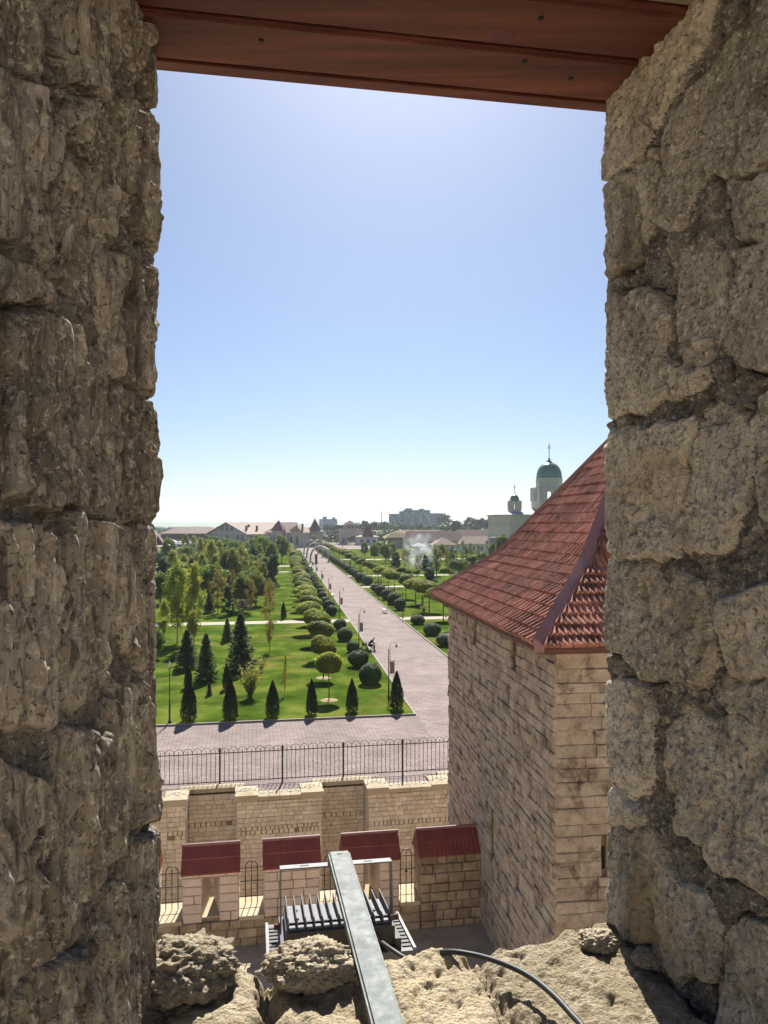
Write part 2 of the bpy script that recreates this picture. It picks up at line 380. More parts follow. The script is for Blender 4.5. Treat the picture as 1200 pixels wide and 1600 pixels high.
# ================================================================== ground, park surfaces
def sheet(name, pts, z, mat, sub=0):
    return tag(MB().quads([(x, y, z) for x, y, *_ in pts]).build(name, mat), kind='structure')
Q0 = 32.75
sheet('ground', [W(-7000, Q0), W(7000, Q0), W(7000, 9000), W(-7000, 9000)], -.012, 'ground')
sheet('plaza', [W(-70, Q0), W(60, Q0), W(60, 43.45), W(-70, 43.45)], -.004, 'pave')
bl, brr = 7.63, 13.52
sheet('boulevard', [B(bl, 34.4), B(brr, 33.6), B(brr, 425), B(bl, 425)], 0.0, 'boul')
sheet('forecourt', [B(-40, 345), B(60, 345), B(60, 470), B(-40, 470)], -.004, 'boul')
sheet('lawn', [W(-160, 43.5), B(bl - .12, 43.86), B(bl - .12, 330), B(-160, 330)], .05, 'grass')
sheet('lawn', [B(brr + .12, 44), B(160, 44), B(160, 345), B(brr + .12, 345)], .05, 'grass')
for (q, wd, p0, p1, side) in ((87.2, 2.6, -60, None, 'l'), (88.0, 2.6, None, 70, 'r'), (134, 3, None, 70, 'r'), (163, 3.5, None, 80, 'r'), (205, 5, -40, None, 'l'), (240, 6, None, 80, 'r'), (180, 3, -60, None, 'l')):
    def edge_p(b, qq):      # p on the boulevard edge at this q
        a = qq / math.cos(WA - BA) * 1.0
        for _ in range(6):
            x, y, _z = B(b, a); cq = -x * math.sin(WA) + y * math.cos(WA); a += qq - cq
        x, y, _z = B(b, a); return x * math.cos(WA) + y * math.sin(WA)
    a0, a1 = q - wd / 2, q + wd / 2
    if side == 'l': pts = [W(p0, a0), W(edge_p(bl - .12, a0), a0), W(edge_p(bl - .12, a1), a1), W(p0, a1)]
    else: pts = [W(edge_p(brr + .12, a0), a0), W(p1, a0), W(p1, a1), W(edge_p(brr + .12, a1), a1)]
    sheet('path', pts, .056, 'path')
def kerb(pa, pb, wd=.12, h=.10):
    pa, pb = Vector(pa), Vector(pb); d = (pb - pa); c = (pa + pb) / 2
    return tag(MB().box((0, 0, h / 2 - .004), (d.length, wd, h)).build('kerb', 'kerb', None, T(c.x, c.y, 0, math.atan2(d.y, d.x))), kind='structure')
kerb(W(-60, 43.44), B(bl - .02, 43.76)); kerb(B(bl - .06, 43.84), B(bl - .06, 345)); kerb(B(brr + .06, 44), B(brr + .06, 345))
# moat floor and the wall walk inside it
sheet('moat_floor', [W(-90, 1.2), W(90, 1.2), W(90, 33), W(-90, 33)], -5.6, 'walk')
wk = MB().box((0, 0, 0), (120, 18.6, 6.0)).build('wall_walk', 'walk', None, T(*W(0, 10.15, .55 - 3.0), WA)); tag(wk, kind='structure')
sheet('courtyard', [W(-60, -62), W(60, -62), W(60, .30), W(-60, .30)], .5, 'walk')  # unseen pale ground, added to bounce sunlight back onto the jambs
cw = thing('bounce_wall', W(0, -31, .5), 'added unseen pale wall bouncing sunlight across the courtyard', 'wall')
MB().box((0, 0, 6.5), (90, 2, 13)).build('wall', 'ret', cw, T(*W(0, -31, .5), WA))  # unseen wall, added so its sunlit face brightens the shaded stone
for k in range(30): MB().box((0, 0, 0), (1.6, .7, 1.2)).build('merlon', 'ret', cw, T(*W(-43.5 + k * 3, -30.4, 14.1), WA))
# far relief
def ridge(name, d0, d1, x0, x1, hfun, mat, n=90, m=10):
    xs = np.linspace(x0, x1, n); ys = np.linspace(d0, d1, m)
    V = []; 
    for j, y in enumerate(ys):
        k = math.sin(math.pi * j / (m - 1)) ** .8
        for x in xs: V.append((x, y, -.3 + hfun(x, y) * k))
    idx = np.arange(n * m).reshape(m, n); Fq = np.stack([idx[:-1, :-1], idx[:-1, 1:], idx[1:, 1:], idx[1:, :-1]], -1).reshape(-1, 4)
    return tag(obj(name, npmesh(name, V, Fq, smooth=True), mat), kind='structure')
ridge('far_hills', 4200, 7600, -6500, 6500, lambda x, y: 36 + 9 * mnoise.noise(Vector((x / 900, y / 2500, 1))) + 4 * mnoise.noise(Vector((x / 260, y / 900, 3))), 'hill')
ridge('wooded_rise', 480, 1150, -150, 420, lambda x, y: 6.5 * max(0, min(1, (x + 150) / 120)) * max(0, min(1, (420 - x) / 100)) + 2 * mnoise.noise(Vector((x / 80, y / 90, 5))), 'ground', 40, 8)

# ================================================================== coping, retaining wall, fence
def block_meshes(n=10, seed=1, jit=.05, ch=.07):
    rs = random.Random(seed); out = []
    for i in range(n):
        j = lambda a: rs.uniform(-a, a)
        bk = [(-.5, 0, -.5), (.5, 0, -.5), (.5, 0, .5), (-.5, 0, .5)]
        md = [(x * (1 + j(jit * .5)), -.80, z * (1 + j(jit * .6))) for x, _, z in bk]
        fr = [(x * (1 - 2 * ch + j(jit)), -1 + j(.12), z * (1 - 2.2 * ch + j(jit))) for x, _, z in bk]
        me = bpy.data.meshes.new('block')
        c = (j(.15), -1.10 + j(.14), j(.15))
        me.from_pydata(bk + md + fr + [c], [], [(0, 1, 5, 4), (1, 2, 6, 5), (2, 3, 7, 6), (3, 0, 4, 7), (4, 5, 9, 8), (5, 6, 10, 9), (6, 7, 11, 10), (7, 4, 8, 11),
                                           (8, 9, 12), (9, 10, 12), (10, 11, 12), (11, 8, 12)])
        me.update(); out.append(me)
    return out
BLK = {}
def blocks_for(mat, n=10, **k):
    if mat not in BLK:
        BLK[mat] = block_meshes(n, len(BLK) + 2, **k)
        for m in BLK[mat]: m.materials.append(MT[mat])
    return BLK[mat]

def lay(mws, mat, parent, name='block', limit=300, size=None):
    """mws: list of (matrix, visible size). The largest `limit` become parts, the rest one joined part"""
    bms = blocks_for(mat)
    order = sorted(range(len(mws)), key=lambda i: -mws[i][1])
    for i in order[:limit]:
        obj(name, bms[random.randrange(len(bms))], None, parent, mws[i][0])
    rest = order[limit:]
    if rest:
        mb = MB()
        for i in rest:
            me = bms[random.randrange(len(bms))]; tt = random.random()
            mb.add([v.co for v in me.vertices], [tuple(p.vertices) for p in me.polygons], mws[i][0]); mb.t += [tt] * len(me.vertices)
        o = mb.build(name, mat, parent); tag(o, kind='stuff')

def courses(x0, x1, z0, z1, h, wmin, wmax, rs, holes=(), jh=.15, gap=.011):
    """(cx, cz, w, h) of stones filling a rectangle in courses, holes=(x0,x1,z0,z1)"""
    out = []; z = z0
    while z < z1 - .04:
        hh = min(h * rs.uniform(1 - jh, 1 + jh), z1 - z)
        if z1 - z - hh < .4 * h: hh = z1 - z
        spans = [(x0, x1)]
        for (a, b, c, d) in holes:
            if c < z + hh - .02 and d > z + .02:
                ns = []
                for (s, e) in spans:
                    if b <= s or a >= e: ns.append((s, e)); continue
                    if a > s + .03: ns.append((s, a))
                    if b < e - .03: ns.append((b, e))
                spans = ns
        for (s, e) in spans:
            x = s
            while x < e - .01:
                ww = rs.uniform(wmin, wmax)
                if e - x - ww < wmin * .7: ww = e - x
                if e - x < ww: ww = e - x
                out.append((x + ww / 2, z + hh / 2, max(.03, ww - gap), hh - gap)); x += ww
        z += hh
    return out

def holed(mb, x0, x1, z0, z1, y0, y1, holes, mw):
    xs = sorted({x0, x1, *[v for h in holes for v in h[:2] if x0 < v < x1]}); zs = sorted({z0, z1, *[v for h in holes for v in h[2:] if z0 < v < z1]})
    for i in range(len(xs) - 1):
        for j in range(len(zs) - 1):
            cx, cz = (xs[i] + xs[i + 1]) / 2, (zs[j] + zs[j + 1]) / 2
            if any(a < cx < b and c < cz < d for a, b, c, d in holes): continue
            mb.box((cx, (y0 + y1) / 2, cz), (xs[i + 1] - xs[i] , y1 - y0, zs[j + 1] - zs[j]), mw)

rs = random.Random(5)
ret = thing('retaining_wall', W(2, 32, -5.6), 'buttressed cream stone retaining wall below the iron hoop fence', 'wall')
ZT = -.18                                       # top of masonry, under the coping
buts = []                                       # buttress spans in p
def pq(px, q): 
    k = (px - 600) / F; d = q / (math.cos(WA) - math.sin(WA) * k); return d * (k * math.cos(WA) + math.sin(WA))
QB, QR = 31.45, 32.6
edges = [pq(290, QB), pq(370, QB), pq(503, QB), pq(576, QB), pq(705, QB)]
buts = [(edges[0] - 3.4, edges[0]), (edges[1], edges[2]), (edges[3], edges[4]), (edges[4] + 1.9, edges[4] + 5.2)]
recs = [(buts[0][0] - 1.9, buts[0][0]), (edges[0], edges[1]), (edges[2], edges[3]), (edges[4], edges[4] + 1.9)]
ZB = -5.6
core = MB()
core.box(((recs[0][0] + buts[-1][1]) / 2, QR + .06 + .15, (ZT + ZB) / 2), (buts[-1][1] - recs[0][0], .30, ZT - ZB))
for a, b in buts: core.box(((a + b) / 2, (QB + QR) / 2 + .05, (ZT + ZB) / 2), (b - a - .08, QR - QB + .02, ZT - ZB - .002))
core.build('wall_core', 'retcore', ret, Matrix.Rotation(WA, 4, 'Z'))
mws = []
def ret_face(x0, x1, q, wmin, wmax, h, bonus=0):
    for (cx, cz, w_, h_) in courses(x0, x1, ZB, ZT, h, wmin, wmax, rs):
        if -1.52 < cz < -1.25:      # weathered row of narrow upright stones
            k = max(1, int(w_ / .15))
            for i in range(k):
                if rs.random() < .07: continue
                mws.append((T(*W(cx - w_ / 2 + (i + .5) * w_ / k, q + .05, cz), WA) @ Matrix.Diagonal((w_ / k - .035, .05 + rs.random() * .03, h_, 1)), w_ / k * h_ + (cz + 3) * .01))
        else:
            mws.append((T(*W(cx, q + .05, cz), WA) @ Matrix.Diagonal((w_, .055 + rs.random() * .02, h_, 1)), w_ * h_ + (cz + 3) * .06 + bonus))
for i, (a, b) in enumerate(buts):
    ret_face(a, b, QB, .19, .40, .178, .05 if i in (0, 1, 2) else -5)
for i, (a, b) in enumerate(recs): ret_face(a + .02, b - .02, QR, .2, .42, .182, 0 if i in (1, 2) else -5)
for (a, b) in buts:                              # returns of the buttresses
    for xx, sgn in ((a + .04, -1), (b - .04, 1)):
        for (cx, cz, w_, h_) in courses(QB + .08, QR - .01, ZB, ZT, .205, .25, .45, rs):
            mws.append((T(*W(xx, cx, cz), WA) @ Matrix.Rotation(R(90) * sgn, 4, 'Z') @ Matrix.Diagonal((w_, .055, h_, 1)), w_ * h_ * .3 + (cz + 3) * .03))
lay(mws, 'ret', ret)
# coping: pale slabs with a low hipped top
def cope(p0, p1, q0, q1, zt=.12, th=.24, bev=.07):
    cx, cq = (p0 + p1) / 2, (q0 + q1) / 2; a, b = (p1 - p0) / 2 - .006, (q1 - q0) / 2
    mb = MB(); z0 = zt - th; zm = zt - bev
    lo = [(-a, -b, z0), (a, -b, z0), (a, b, z0), (-a, b, z0)]; mi = [(-a, -b, zm), (a, -b, zm), (a, b, zm), (-a, b, zm)]
    hi = [(-a, -b * .25, zt), (a, -b * .25, zt), (a, b * .25, zt), (-a, b * .25, zt)]
    mb.add(lo + mi + hi, [(0, 3, 2, 1), (0, 1, 5, 4), (1, 2, 6, 5), (2, 3, 7, 6), (3, 0, 4, 7), (4, 5, 9, 8), (6, 7, 11, 10), (5, 6, 10, 9), (7, 4, 8, 11), (8, 9, 10, 11)])
    mb.build('coping_slab', 'coping', ret, T(*W(cx, cq), WA))
def cap(p0, p1, q0, q1, zt=.20, z0=-.17):
    cx, cq = (p0 + p1) / 2, (q0 + q1) / 2; a, b = (p1 - p0) / 2, (q1 - q0) / 2
    mb = MB(); zm = zt - .1
    lo = [(-a, -b, z0), (a, -b, z0), (a, b, z0), (-a, b, z0)]; mi = [(-a, -b, zm), (a, -b, zm), (a, b, zm), (-a, b, zm)]
    hi = [(-a * .15, -b * .3, zt), (a * .15, -b * .3, zt), (a * .15, b * .3, zt), (-a * .15, b * .3, zt)]
    mb.add(lo + mi + hi, [(0, 3, 2, 1), (0, 1, 5, 4), (1, 2, 6, 5), (2, 3, 7, 6), (3, 0, 4, 7), (4, 5, 9, 8), (5, 6, 10, 9), (6, 7, 11, 10), (7, 4, 8, 11), (8, 9, 10, 11)])
    mb.build('coping_cap', 'coping', ret, T(*W(cx, cq), WA))
for (a, b) in recs:
    n = 5
    for k in range(n): cope(a - .3 + (b - a + .6) * k / n, a - .3 + (b - a + .6) * (k + 1) / n, QR - .08, QR + .36, .16)
for (a, b) in buts:
    cap(a - .07, a + .85, QB - .08, QR - .082); cap(b - .85, b + .07, QB - .08, QR - .082)
    n = 4
    for k in range(n): cope(a + .852 + (b - a - 1.704) * k / n, a + .852 + (b - a - 1.704) * (k + 1) / n, QB - .07, QB + .62, .10)
    MB().box((0, 0, 0), (b - a - 1.71, QR - QB + .3 - .69, .2)).build('back_fill', 'pave', ret, T(*W((a + b) / 2, (QB + .62 + QR + .29) / 2, -.112), WA))
# fence
QF = 33.12
fence = thing('iron_fence', W(2, QF, 0), 'black iron hoop-topped fence along the plaza above the retaining wall', 'fence')
p_first = pq(243, QF); span = 2.62; np_ = 5
def rod(name, pts, r, seg=5): return MB().tube(pts, r, seg).build(name, 'iron', fence)
p = p_first - span
sp = span / 14
for i in range(7): 
    pp = p_first + (i - 1) * span
    o = MB().box((0, 0, .79), (.07, .07, 1.62)).build('post', 'iron', fence, T(*W(pp, QF), WA))
    if i == 6: break
    rod('rail', [W(pp, QF, 1.36), W(pp + span, QF, 1.36)], .021); rod('rail', [W(pp, QF, .16), W(pp + span, QF, .16)], .021)
    for k in range(1, 14):
        x = pp + k * sp
        if k % 2: rod('picket', [W(x, QF, .10), W(x, QF, 1.50)], .014)
        if not k % 2 or k == 13: 
            pass
    for k in range(0, 14, 2):
        x0, x1 = pp + k * sp + (.035 if k == 0 else 0), pp + (k + 2) * sp - (.035 if k == 12 else 0); c = (x0 + x1) / 2; r_ = (x1 - x0) / 2
        pts = ([W(x0, QF + .012, .10)] if k else []) + [W(x0, QF + .012, 1.36)] + [W(c - r_ * math.cos(t), QF + .012, 1.40 + r_ * 1.05 * math.sin(t)) for t in np.linspace(0, math.pi, 9)] + [W(x1, QF + .012, 1.36)]
        rod('hoop', pts, .012)
# ================================================================== merlon wall
QM = 19.4; ZW = .55
mer = thing('battlement_wall', W(2, QM, ZW), 'battlement wall with red-roofed merlons and iron grilles between them', 'wall')
rsm = random.Random(11)
pm = [(pq(-45, QM), pq(40, QM)), (pq(158, QM), pq(246, QM)), (pq(285, QM), pq(373, QM)), (pq(413, QM), pq(500, QM)), (pq(538, QM), pq(624, QM)), (pq(657, QM), pq(748, QM) + .35)]
TH = .80; ZS, ZE, ZR = 1.30, 2.42, 2.96
rubble = []; mb_core = MB(); RW = Matrix.Rotation(WA, 4, 'Z')
mb_core.box((.5, QM + TH / 2 + .05, (ZW + ZS - .1) / 2 - 2.0), (16, TH - .1, ZS - ZW + 4 - .1))
mb_core.build('wall_base', 'merloncore', mer, RW)
for (cx, cz, w_, h_) in courses(pm[0][0] - .5, pm[-1][0] - .02, ZW, ZS - .10, .21, .22, .5, rsm, jh=.3):
    rubble.append((T(*W(cx, QM + .05, cz), WA) @ Matrix.Diagonal((w_, .06 + rsm.random() * .04, h_, 1)), w_ * h_))
dress = []
for i, (a, b) in enumerate(pm):
    last = i == len(pm) - 1
    niche = i in (2, 4)
    c = (a + b) / 2; holes = [(c - .21, c + .21, ZS + .02, ZE - .10)] if niche else []
    m_ = thing('x', (0, 0, 0), None, None) if False else None
    mb = MB(); holed(mb, a + .03, b - .03, ZS - .1, ZE, QM + .05, QM + TH, holes, RW)
    mo = mb.build('merlon', 'merloncore' if not last else 'rubble', mer)
    z_low = ZS - .10 if not last else ZW
    cs = courses(a, b, z_low, ZE, .222 if not last else .235, .26 if not last else .22, .44 if not last else .5, rsm, holes, .05 if not last else .25, .016 if not last else .022)
    for (cx, cz, w_, h_) in cs:
        mw = T(*W(cx, QM + .05, cz), WA) @ Matrix.Diagonal((w_, .055 if not last else .06 + rsm.random() * .03, h_, 1))
        obj('block', blocks_for('merlon' if not last else 'rubble')[rsm.randrange(10)], None, mo, mw)
    for xx, sgn in ((a + .03, -1), (b - .03, 1)):                # cheeks
        for (cx, cz, w_, h_) in courses(QM + .07, QM + TH, ZS - .10, ZE, .222, .28, .45, rsm, (), .06, .016):
            obj('block', blocks_for('merlon' if not last else 'rubble')[rsm.randrange(10)], None, mo, T(*W(xx, cx, cz), WA) @ Matrix.Rotation(R(90) * sgn, 4, 'Z') @ Matrix.Diagonal((w_, .04, h_, 1)))
    if niche:                                                   # splayed loophole
        q0, q1 = QM + .02, QM + TH - .02; zt_, zb_ = ZE - .10, ZS + .02
        for s in (-1, 1):
            MB().add([(c + s * .215, q0, zb_), (c + s * .055, q1, zb_ + .12), (c + s * .055, q1, zt_ - .1), (c + s * .215, q0, zt_),
                      (c + s * .225, q0, zb_), (c + s * .225, q1, zb_ + .12), (c + s * .225, q1, zt_ - .1), (c + s * .225, q0, zt_)],
                     [(0, 1, 2, 3), (4, 7, 6, 5), (0, 4, 5, 1), (3, 2, 6, 7), (0, 3, 7, 4), (1, 5, 6, 2)]).build('splay', 'merlon', mo, RW)
        MB().add([(c - .215, q0, zb_ + .004), (c + .215, q0, zb_ + .004), (c + .06, q1, zb_ + .13), (c - .06, q1, zb_ + .13), (c - .215, q0, zb_ - .02), (c + .215, q0, zb_ - .02), (c + .06, q1, zb_ - .02), (c - .06, q1, zb_ - .02)],
                 [(0, 1, 2, 3), (4, 7, 6, 5), (0, 4, 5, 1), (1, 5, 6, 2), (2, 6, 7, 3), (3, 7, 4, 0)]).build('loophole_sill', 'coping', mo, RW)
    # gabled tile roof, ridge along the wall, ribbed rows
    ov = .035; rp = MB(); half = TH / 2 + .09; qc = QM + TH / 2
    rf = MB().add([(a - ov, qc - half + .03, ZE - .012), (b + (ov if not last else 0), qc - half + .03, ZE - .012), (b + (ov if not last else 0), qc, ZR - .03), (a - ov, qc, ZR - .03), (a - ov, qc + half - .03, ZE - .012), (b + (ov if not last else 0), qc + half - .03, ZE - .012)],
                  [(0, 1, 2, 3), (3, 2, 5, 4), (0, 4, 5, 1), (0, 3, 4), (1, 5, 2)]).build('roof', 'tile2', mo, RW)
    nT = 9
    wdt = (b + (ov if not last else 0) - a + ov) / nT
    for row in range(2):
        for sd in (-1, 1):
            u0, u1 = row * .5, row * .5 + .53
            for k in range(nT):
                x0 = a - ov + k * wdt; mb = MB(); prof = [(0, .012), (.12, .028), (.28, .012), (.5, .010), (.62, .026), (.78, .010), (.985, .010)]
                vs = []
                for u in (u0, u1):
                    q_ = qc + sd * half * (1 - u); z_ = ZE - .01 + (ZR - ZE) * u + (.016 if u == u0 and row else 0)
                    lift = .014 if u == u0 else .0
                    vs += [(x0 + f_ * wdt, q_, z_ + hh + lift + rsm.uniform(-.002, .002)) for f_, hh in prof]
                n_ = len(prof); vs += [(x0 + f_ * wdt, qc + sd * half * (1 - u0), ZE - .012 + (ZR - ZE) * u0) for f_, hh in prof]
                fs = [(j, j + 1, n_ + j + 1, n_ + j) for j in range(n_ - 1)] + [(2 * n_ + j, 2 * n_ + j + 1, j + 1, j) for j in range(n_ - 1)]
                mb.add(vs, fs).build('tile', 'tile2', rf, RW)
    MB().tube([W(a - ov - .01, qc, ZR + .012), W(b + (ov if not last else 0) + .01, qc, ZR + .012)], .045, 8).build('ridge_tile', 'flash', rf)
lay(rubble, 'rubble', mer, 'rubble_stone')
for i in range(len(pm) - 1):                                    # openings: sill slab and grille
    a, b = pm[i][1], pm[i + 1][0]
    mb = MB(); q0 = QM - .06; q1 = QM + TH
    mb.add([(a + .012, q0, ZS - .10), (b - .012, q0, ZS - .10), (b - .012, q1, ZS - .10), (a + .012, q1, ZS - .10), (a + .012, q0, ZS), (b - .012, q0, ZS), (b - .012, q1, ZS + .06), (a + .012, q1, ZS + .06)],
           [(0, 3, 2, 1), (4, 5, 6, 7), (0, 1, 5, 4), (1, 2, 6, 5), (2, 3, 7, 6), (3, 0, 4, 7)]).build('opening_sill', 'coping', mer, RW)
    g = MB().tube([W(a, QM + .5, ZS + .95), W(b, QM + .5, ZS + .95)], .011, 5).build('grille', 'iron', mer)
    for z_ in (.18, .56): MB().tube([W(a, QM + .5, ZS + z_ + .05), W(b, QM + .5, ZS + z_ + .05)], .011, 5).build('bar', 'iron', g)
    c = (a + b) / 2; r_ = .15
    MB().tube([W(c - r_, QM + .49, ZS + .05)] + [W(c - r_ * math.cos(t), QM + .49, ZS + .98 + r_ * math.sin(t)) for t in np.linspace(0, math.pi, 10)] + [W(c + r_, QM + .49, ZS + .05)], .013, 5).build('arched_bar', 'iron', g)
    MB().tube([W(c, QM + .49, ZS + .05), W(c, QM + .49, ZS + 1.13)], .011, 5).build('bar', 'iron', g)
    if i == 4: MB().lathe([(.01, -.045), (.045, 0), (.01, .045)], 8, T(*W(c, QM + .48, ZS + .55))).build('lock', 'iron', g)
# ================================================================== square tower with tiled roof
e1 = 14.0
En = Vector((.2025 * e1, e1)); Ef = Vector((.1097 * e1, 1.755 * e1)); dv = (Ef - En)
TL = dv.length; TWd = .851 * TL; TA = math.atan2(-dv.x, dv.y); ZEV, FB_, ZBR, ZAP = 8.75, 2.029 / (TL / 2), 10.136, 13.9
TM = T(En.x, En.y, 0, TA); OV = .45
tower = thing('square_tower', (TM @ Vector((TWd / 2, TL / 2, ZW)))[:], 'square limestone tower with a steep red tiled roof beside the battlement wall', 'tower')
rt = random.Random(21)
hol = [(OV + 6.31 - .2, OV + 6.31 + .2, 7.75, 8.45), (OV + 2.67 - .22, OV + 2.67 + .22, 7.8, 8.5), (OV + 4.59 - .2, OV + 4.59 + .16, 2.75, 3.94), (OV + 8.47 - .12, OV + 8.47 + .12, 6.5, 6.85)]
holf = [(OV + .92, OV + 1.02, 4.42, 4.86)]
tc = MB(); z0, z1 = -1.0, 8.66
RL = TM @ Matrix.Translation((OV + .06, 0, 0)) @ Matrix.Rotation(R(90), 4, 'Z')     # local x -> tower y, local -y -> +x
holed(tc, OV + .02, TL - OV, z0, z1, -.85, 0, hol, RL)
holed(tc, OV + .91, TWd - OV, z0, z1, 0, .8, holf, TM @ Matrix.Translation((0, OV + .06, 0)))
tc.box((TWd - OV - .4, TL / 2 + .3, (z0 + z1) / 2), (.8, TL - 2 * OV - 1.4, z1 - z0), TM); tc.box((TWd / 2, TL - OV - .4, (z0 + z1) / 2), (TWd - 2 * OV - 2, .8, z1 - z0 - .01), TM)
tc.build('wall_core', 'towercore', tower)
mws = []
rough = lambda: rt.uniform(-.02, .028)
for (cy, cz, w_, h_) in courses(OV, TL - OV, -.2, z1, .205, .22, .75, rt, hol, .35, .008):
    mws.append((TM @ Matrix.Translation((OV + .05, cy, cz)) @ Matrix.Rotation(R(-90), 4, 'Z') @ Matrix.Diagonal((w_, .065 + rough(), h_, 1)), w_ * h_ * .55 + (0 if cz > .5 else -9)))
for (cx, cz, w_, h_) in courses(OV + .01, TWd - OV, -.2, z1, .25, .35, .95, rt, holf, .3, .009):
    mws.append((TM @ Matrix.Translation((cx, OV + .05, cz)) @ Matrix.Diagonal((w_, .065 + rough(), h_, 1)), w_ * h_ * 1.2 + (0 if cx < 2.6 and cz > .5 else -9)))
lay(mws, 'tower', tower, 'stone_block')
MB().box((OV + .35, OV + 4.59, 3.0), (.04, .22, .55), TM).build('window_board', 'alu', tower)
# roof
zf = lambda f: float(np.interp(f, [0, FB_, 1], [ZEV, ZBR, ZAP])) - .0
def rp(face, f, e, h=0):
    """point on roof face at height fraction f, distance e along the eave, h proud"""
    if face == 'L': x, y = f * TWd / 2, e; nx, ny = -1, 0
    else: x, y = e, f * TL / 2; nx, ny = 0, -1
    run = (TWd if face == 'L' else TL) / 2
    sl = ((ZBR - ZEV) / (FB_ * run)) if f < FB_ else ((ZAP - ZBR) / ((1 - FB_) * run))
    k = h / math.hypot(1, sl)
    return TM @ Vector((x + nx * sl * k, y + ny * sl * k, zf(f) + k))
def lim(face, f):
    n = TL if face == 'L' else TWd; return f * n / 2 + .03, n - f * n / 2 - .03
pts = lambda f: [TM @ Vector((a, b, zf(f) - .03)) for a, b in ((f * TWd / 2, f * TL / 2), (TWd - f * TWd / 2, f * TL / 2), (TWd - f * TWd / 2, TL - f * TL / 2), (f * TWd / 2, TL - f * TL / 2))]
V0, V1 = pts(0), pts(FB_); ap = TM @ Vector((TWd / 2, TL / 2, ZAP - .03))
roof = MB().add(V0 + V1 + [ap], [(3, 2, 1, 0)] + [(i, (i + 1) % 4, 4 + (i + 1) % 4, 4 + i) for i in range(4)] + [(4 + i, 4 + (i + 1) % 4, 8) for i in range(4)]).build('roof', 'tile', tower)
tiles = []
for face in ('L', 'F'):
    run = (TWd if face == 'L' else TL) / 2
    s1 = math.hypot(FB_ * run, ZBR - ZEV); s2 = math.hypot((1 - FB_) * run, ZAP - ZBR)
    fo = lambda s: float(np.interp(s, [0, s1, s1 + s2], [0, FB_, 1]))
    ck = .302; tw = .25; row = 0; s = -.03
    ln = TL if face == 'L' else TWd
    if face == 'L': tw = .225
    prof = [(0, .004), (.20, .0), (.42, .002), (.52, .040), (.64, .074), (.78, .074), (.90, .040), (.985, .004)] if face == 'L' else [(0, .002), (.10, .0), (.17, .036), (.27, .056), (.37, .036), (.45, .0), (.59, .0), (.66, .036), (.76, .056), (.86, .036), (.94, .0)]
    while s < s1 + s2 - .2:
        f0, f1 = fo(max(s, 0)), fo(min(s + ck + .05, s1 + s2)); ext = max(0, -s)
        o_ = .1 + (rt.uniform(0, tw) if face == 'L' else 0); k = 0; sag = rt.uniform(-.012, .012)
        e = -o_
        while e < ln:
            l0, h0 = lim(face, f0); l1, h1 = lim(face, f1)
            if e + tw > l0 + .02 and e < h0 - .02 and (f1 < .999):
                vs = []; n_ = len(prof); lft = rt.uniform(-.010, .014); yaw = rt.uniform(-.008, .008)
                wob = .014 * math.sin(e * 1.3 + row) + .010 * math.sin(e * 3.1 + row * 2.3)
                for (f_, lo_, hi_, lift, ys) in ((f0, l0, h0, .062 + lft + wob, yaw), (f1, l1, h1, .004, -yaw)):
                    for t_, hh in prof: vs.append(rp(face, f_, min(max(e + t_ * tw + ys, lo_), hi_), hh + lift))
                for t_, hh in prof: vs.append(rp(face, f0, min(max(e + t_ * tw + yaw, l0), h0), -.004))
                fs = [(j, j + 1, n_ + j + 1, n_ + j) for j in range(n_ - 1)] + [(2 * n_ + j, 2 * n_ + j + 1, j + 1, j) for j in range(n_ - 1)]
                d_ = vs[4].y; tiles.append((1 / d_ ** 2 * (1 if face == 'L' else .6 if vs[4].x / vs[4].y < .31 else .01) * (1 if vs[4].x / vs[4].y < .31 else .05), vs, fs))
            e += tw
        s += ck; row += 1
tiles.sort(key=lambda t: -t[0])
rest = MB()
for i, (_, vs, fs) in enumerate(tiles):
    if i < 300: MB().add(vs, fs).build('tile', 'tile', roof)
    else:
        rest.add(vs, fs); rest.t += [rt.random()] * len(vs)
tag(rest.build('tile', 'tile', roof), kind='stuff')
def hip(side, wing, rise):
    fs_ = [0, FB_ * .5, FB_, .5, .65, .8, .97]; vs = []; n = len(fs_)
    for f in fs_:
        l0, h0 = lim('L', f)
        if side == 'near':
            a = rp('L', f, l0 + wing * .30, .13); b = rp('F', f, lim('F', f)[0] + wing * .55, .06); c = rp('L', f, l0, rise)
        else:
            a = rp('L', f, h0 - wing, .050); c = rp('L', f, h0, rise); b = TM @ Vector((f * TWd / 2 + wing, TL - f * TL / 2, zf(f) + .07))
        c = Vector((c.x, c.y, zf(f) + rise)); vs += [a, c, b, b - Vector((0, 0, .12)), a - Vector((0, 0, .2))]
    fcs = []
    for i in range(n - 1):
        for k in range(5): fcs.append((i * 5 + k, i * 5 + (k + 1) % 5, (i + 1) * 5 + (k + 1) % 5, (i + 1) * 5 + k))
    fcs += [(4, 3, 2, 1, 0), tuple((n - 1) * 5 + k for k in range(5))]
    MB().add(vs, fcs).build('hip_flashing', 'flash', roof)
hip('near', .075, .19); hip('far', .08, .15)
MB().box((TWd / 2, .07, ZEV - .075), (TWd - .2, .03, .11), TM).build('eave_board', 'wood', roof)
MB().box((.07, TL / 2, ZEV - .075), (.03, TL - .2, .11), TM).build('eave_board', 'wood', roof)
MB().box((TWd / 2, OV + .0, 8.66), (TWd - 2 * OV + .10, .14, .10), TM).build('wall_plate_course', 'ret', tower)
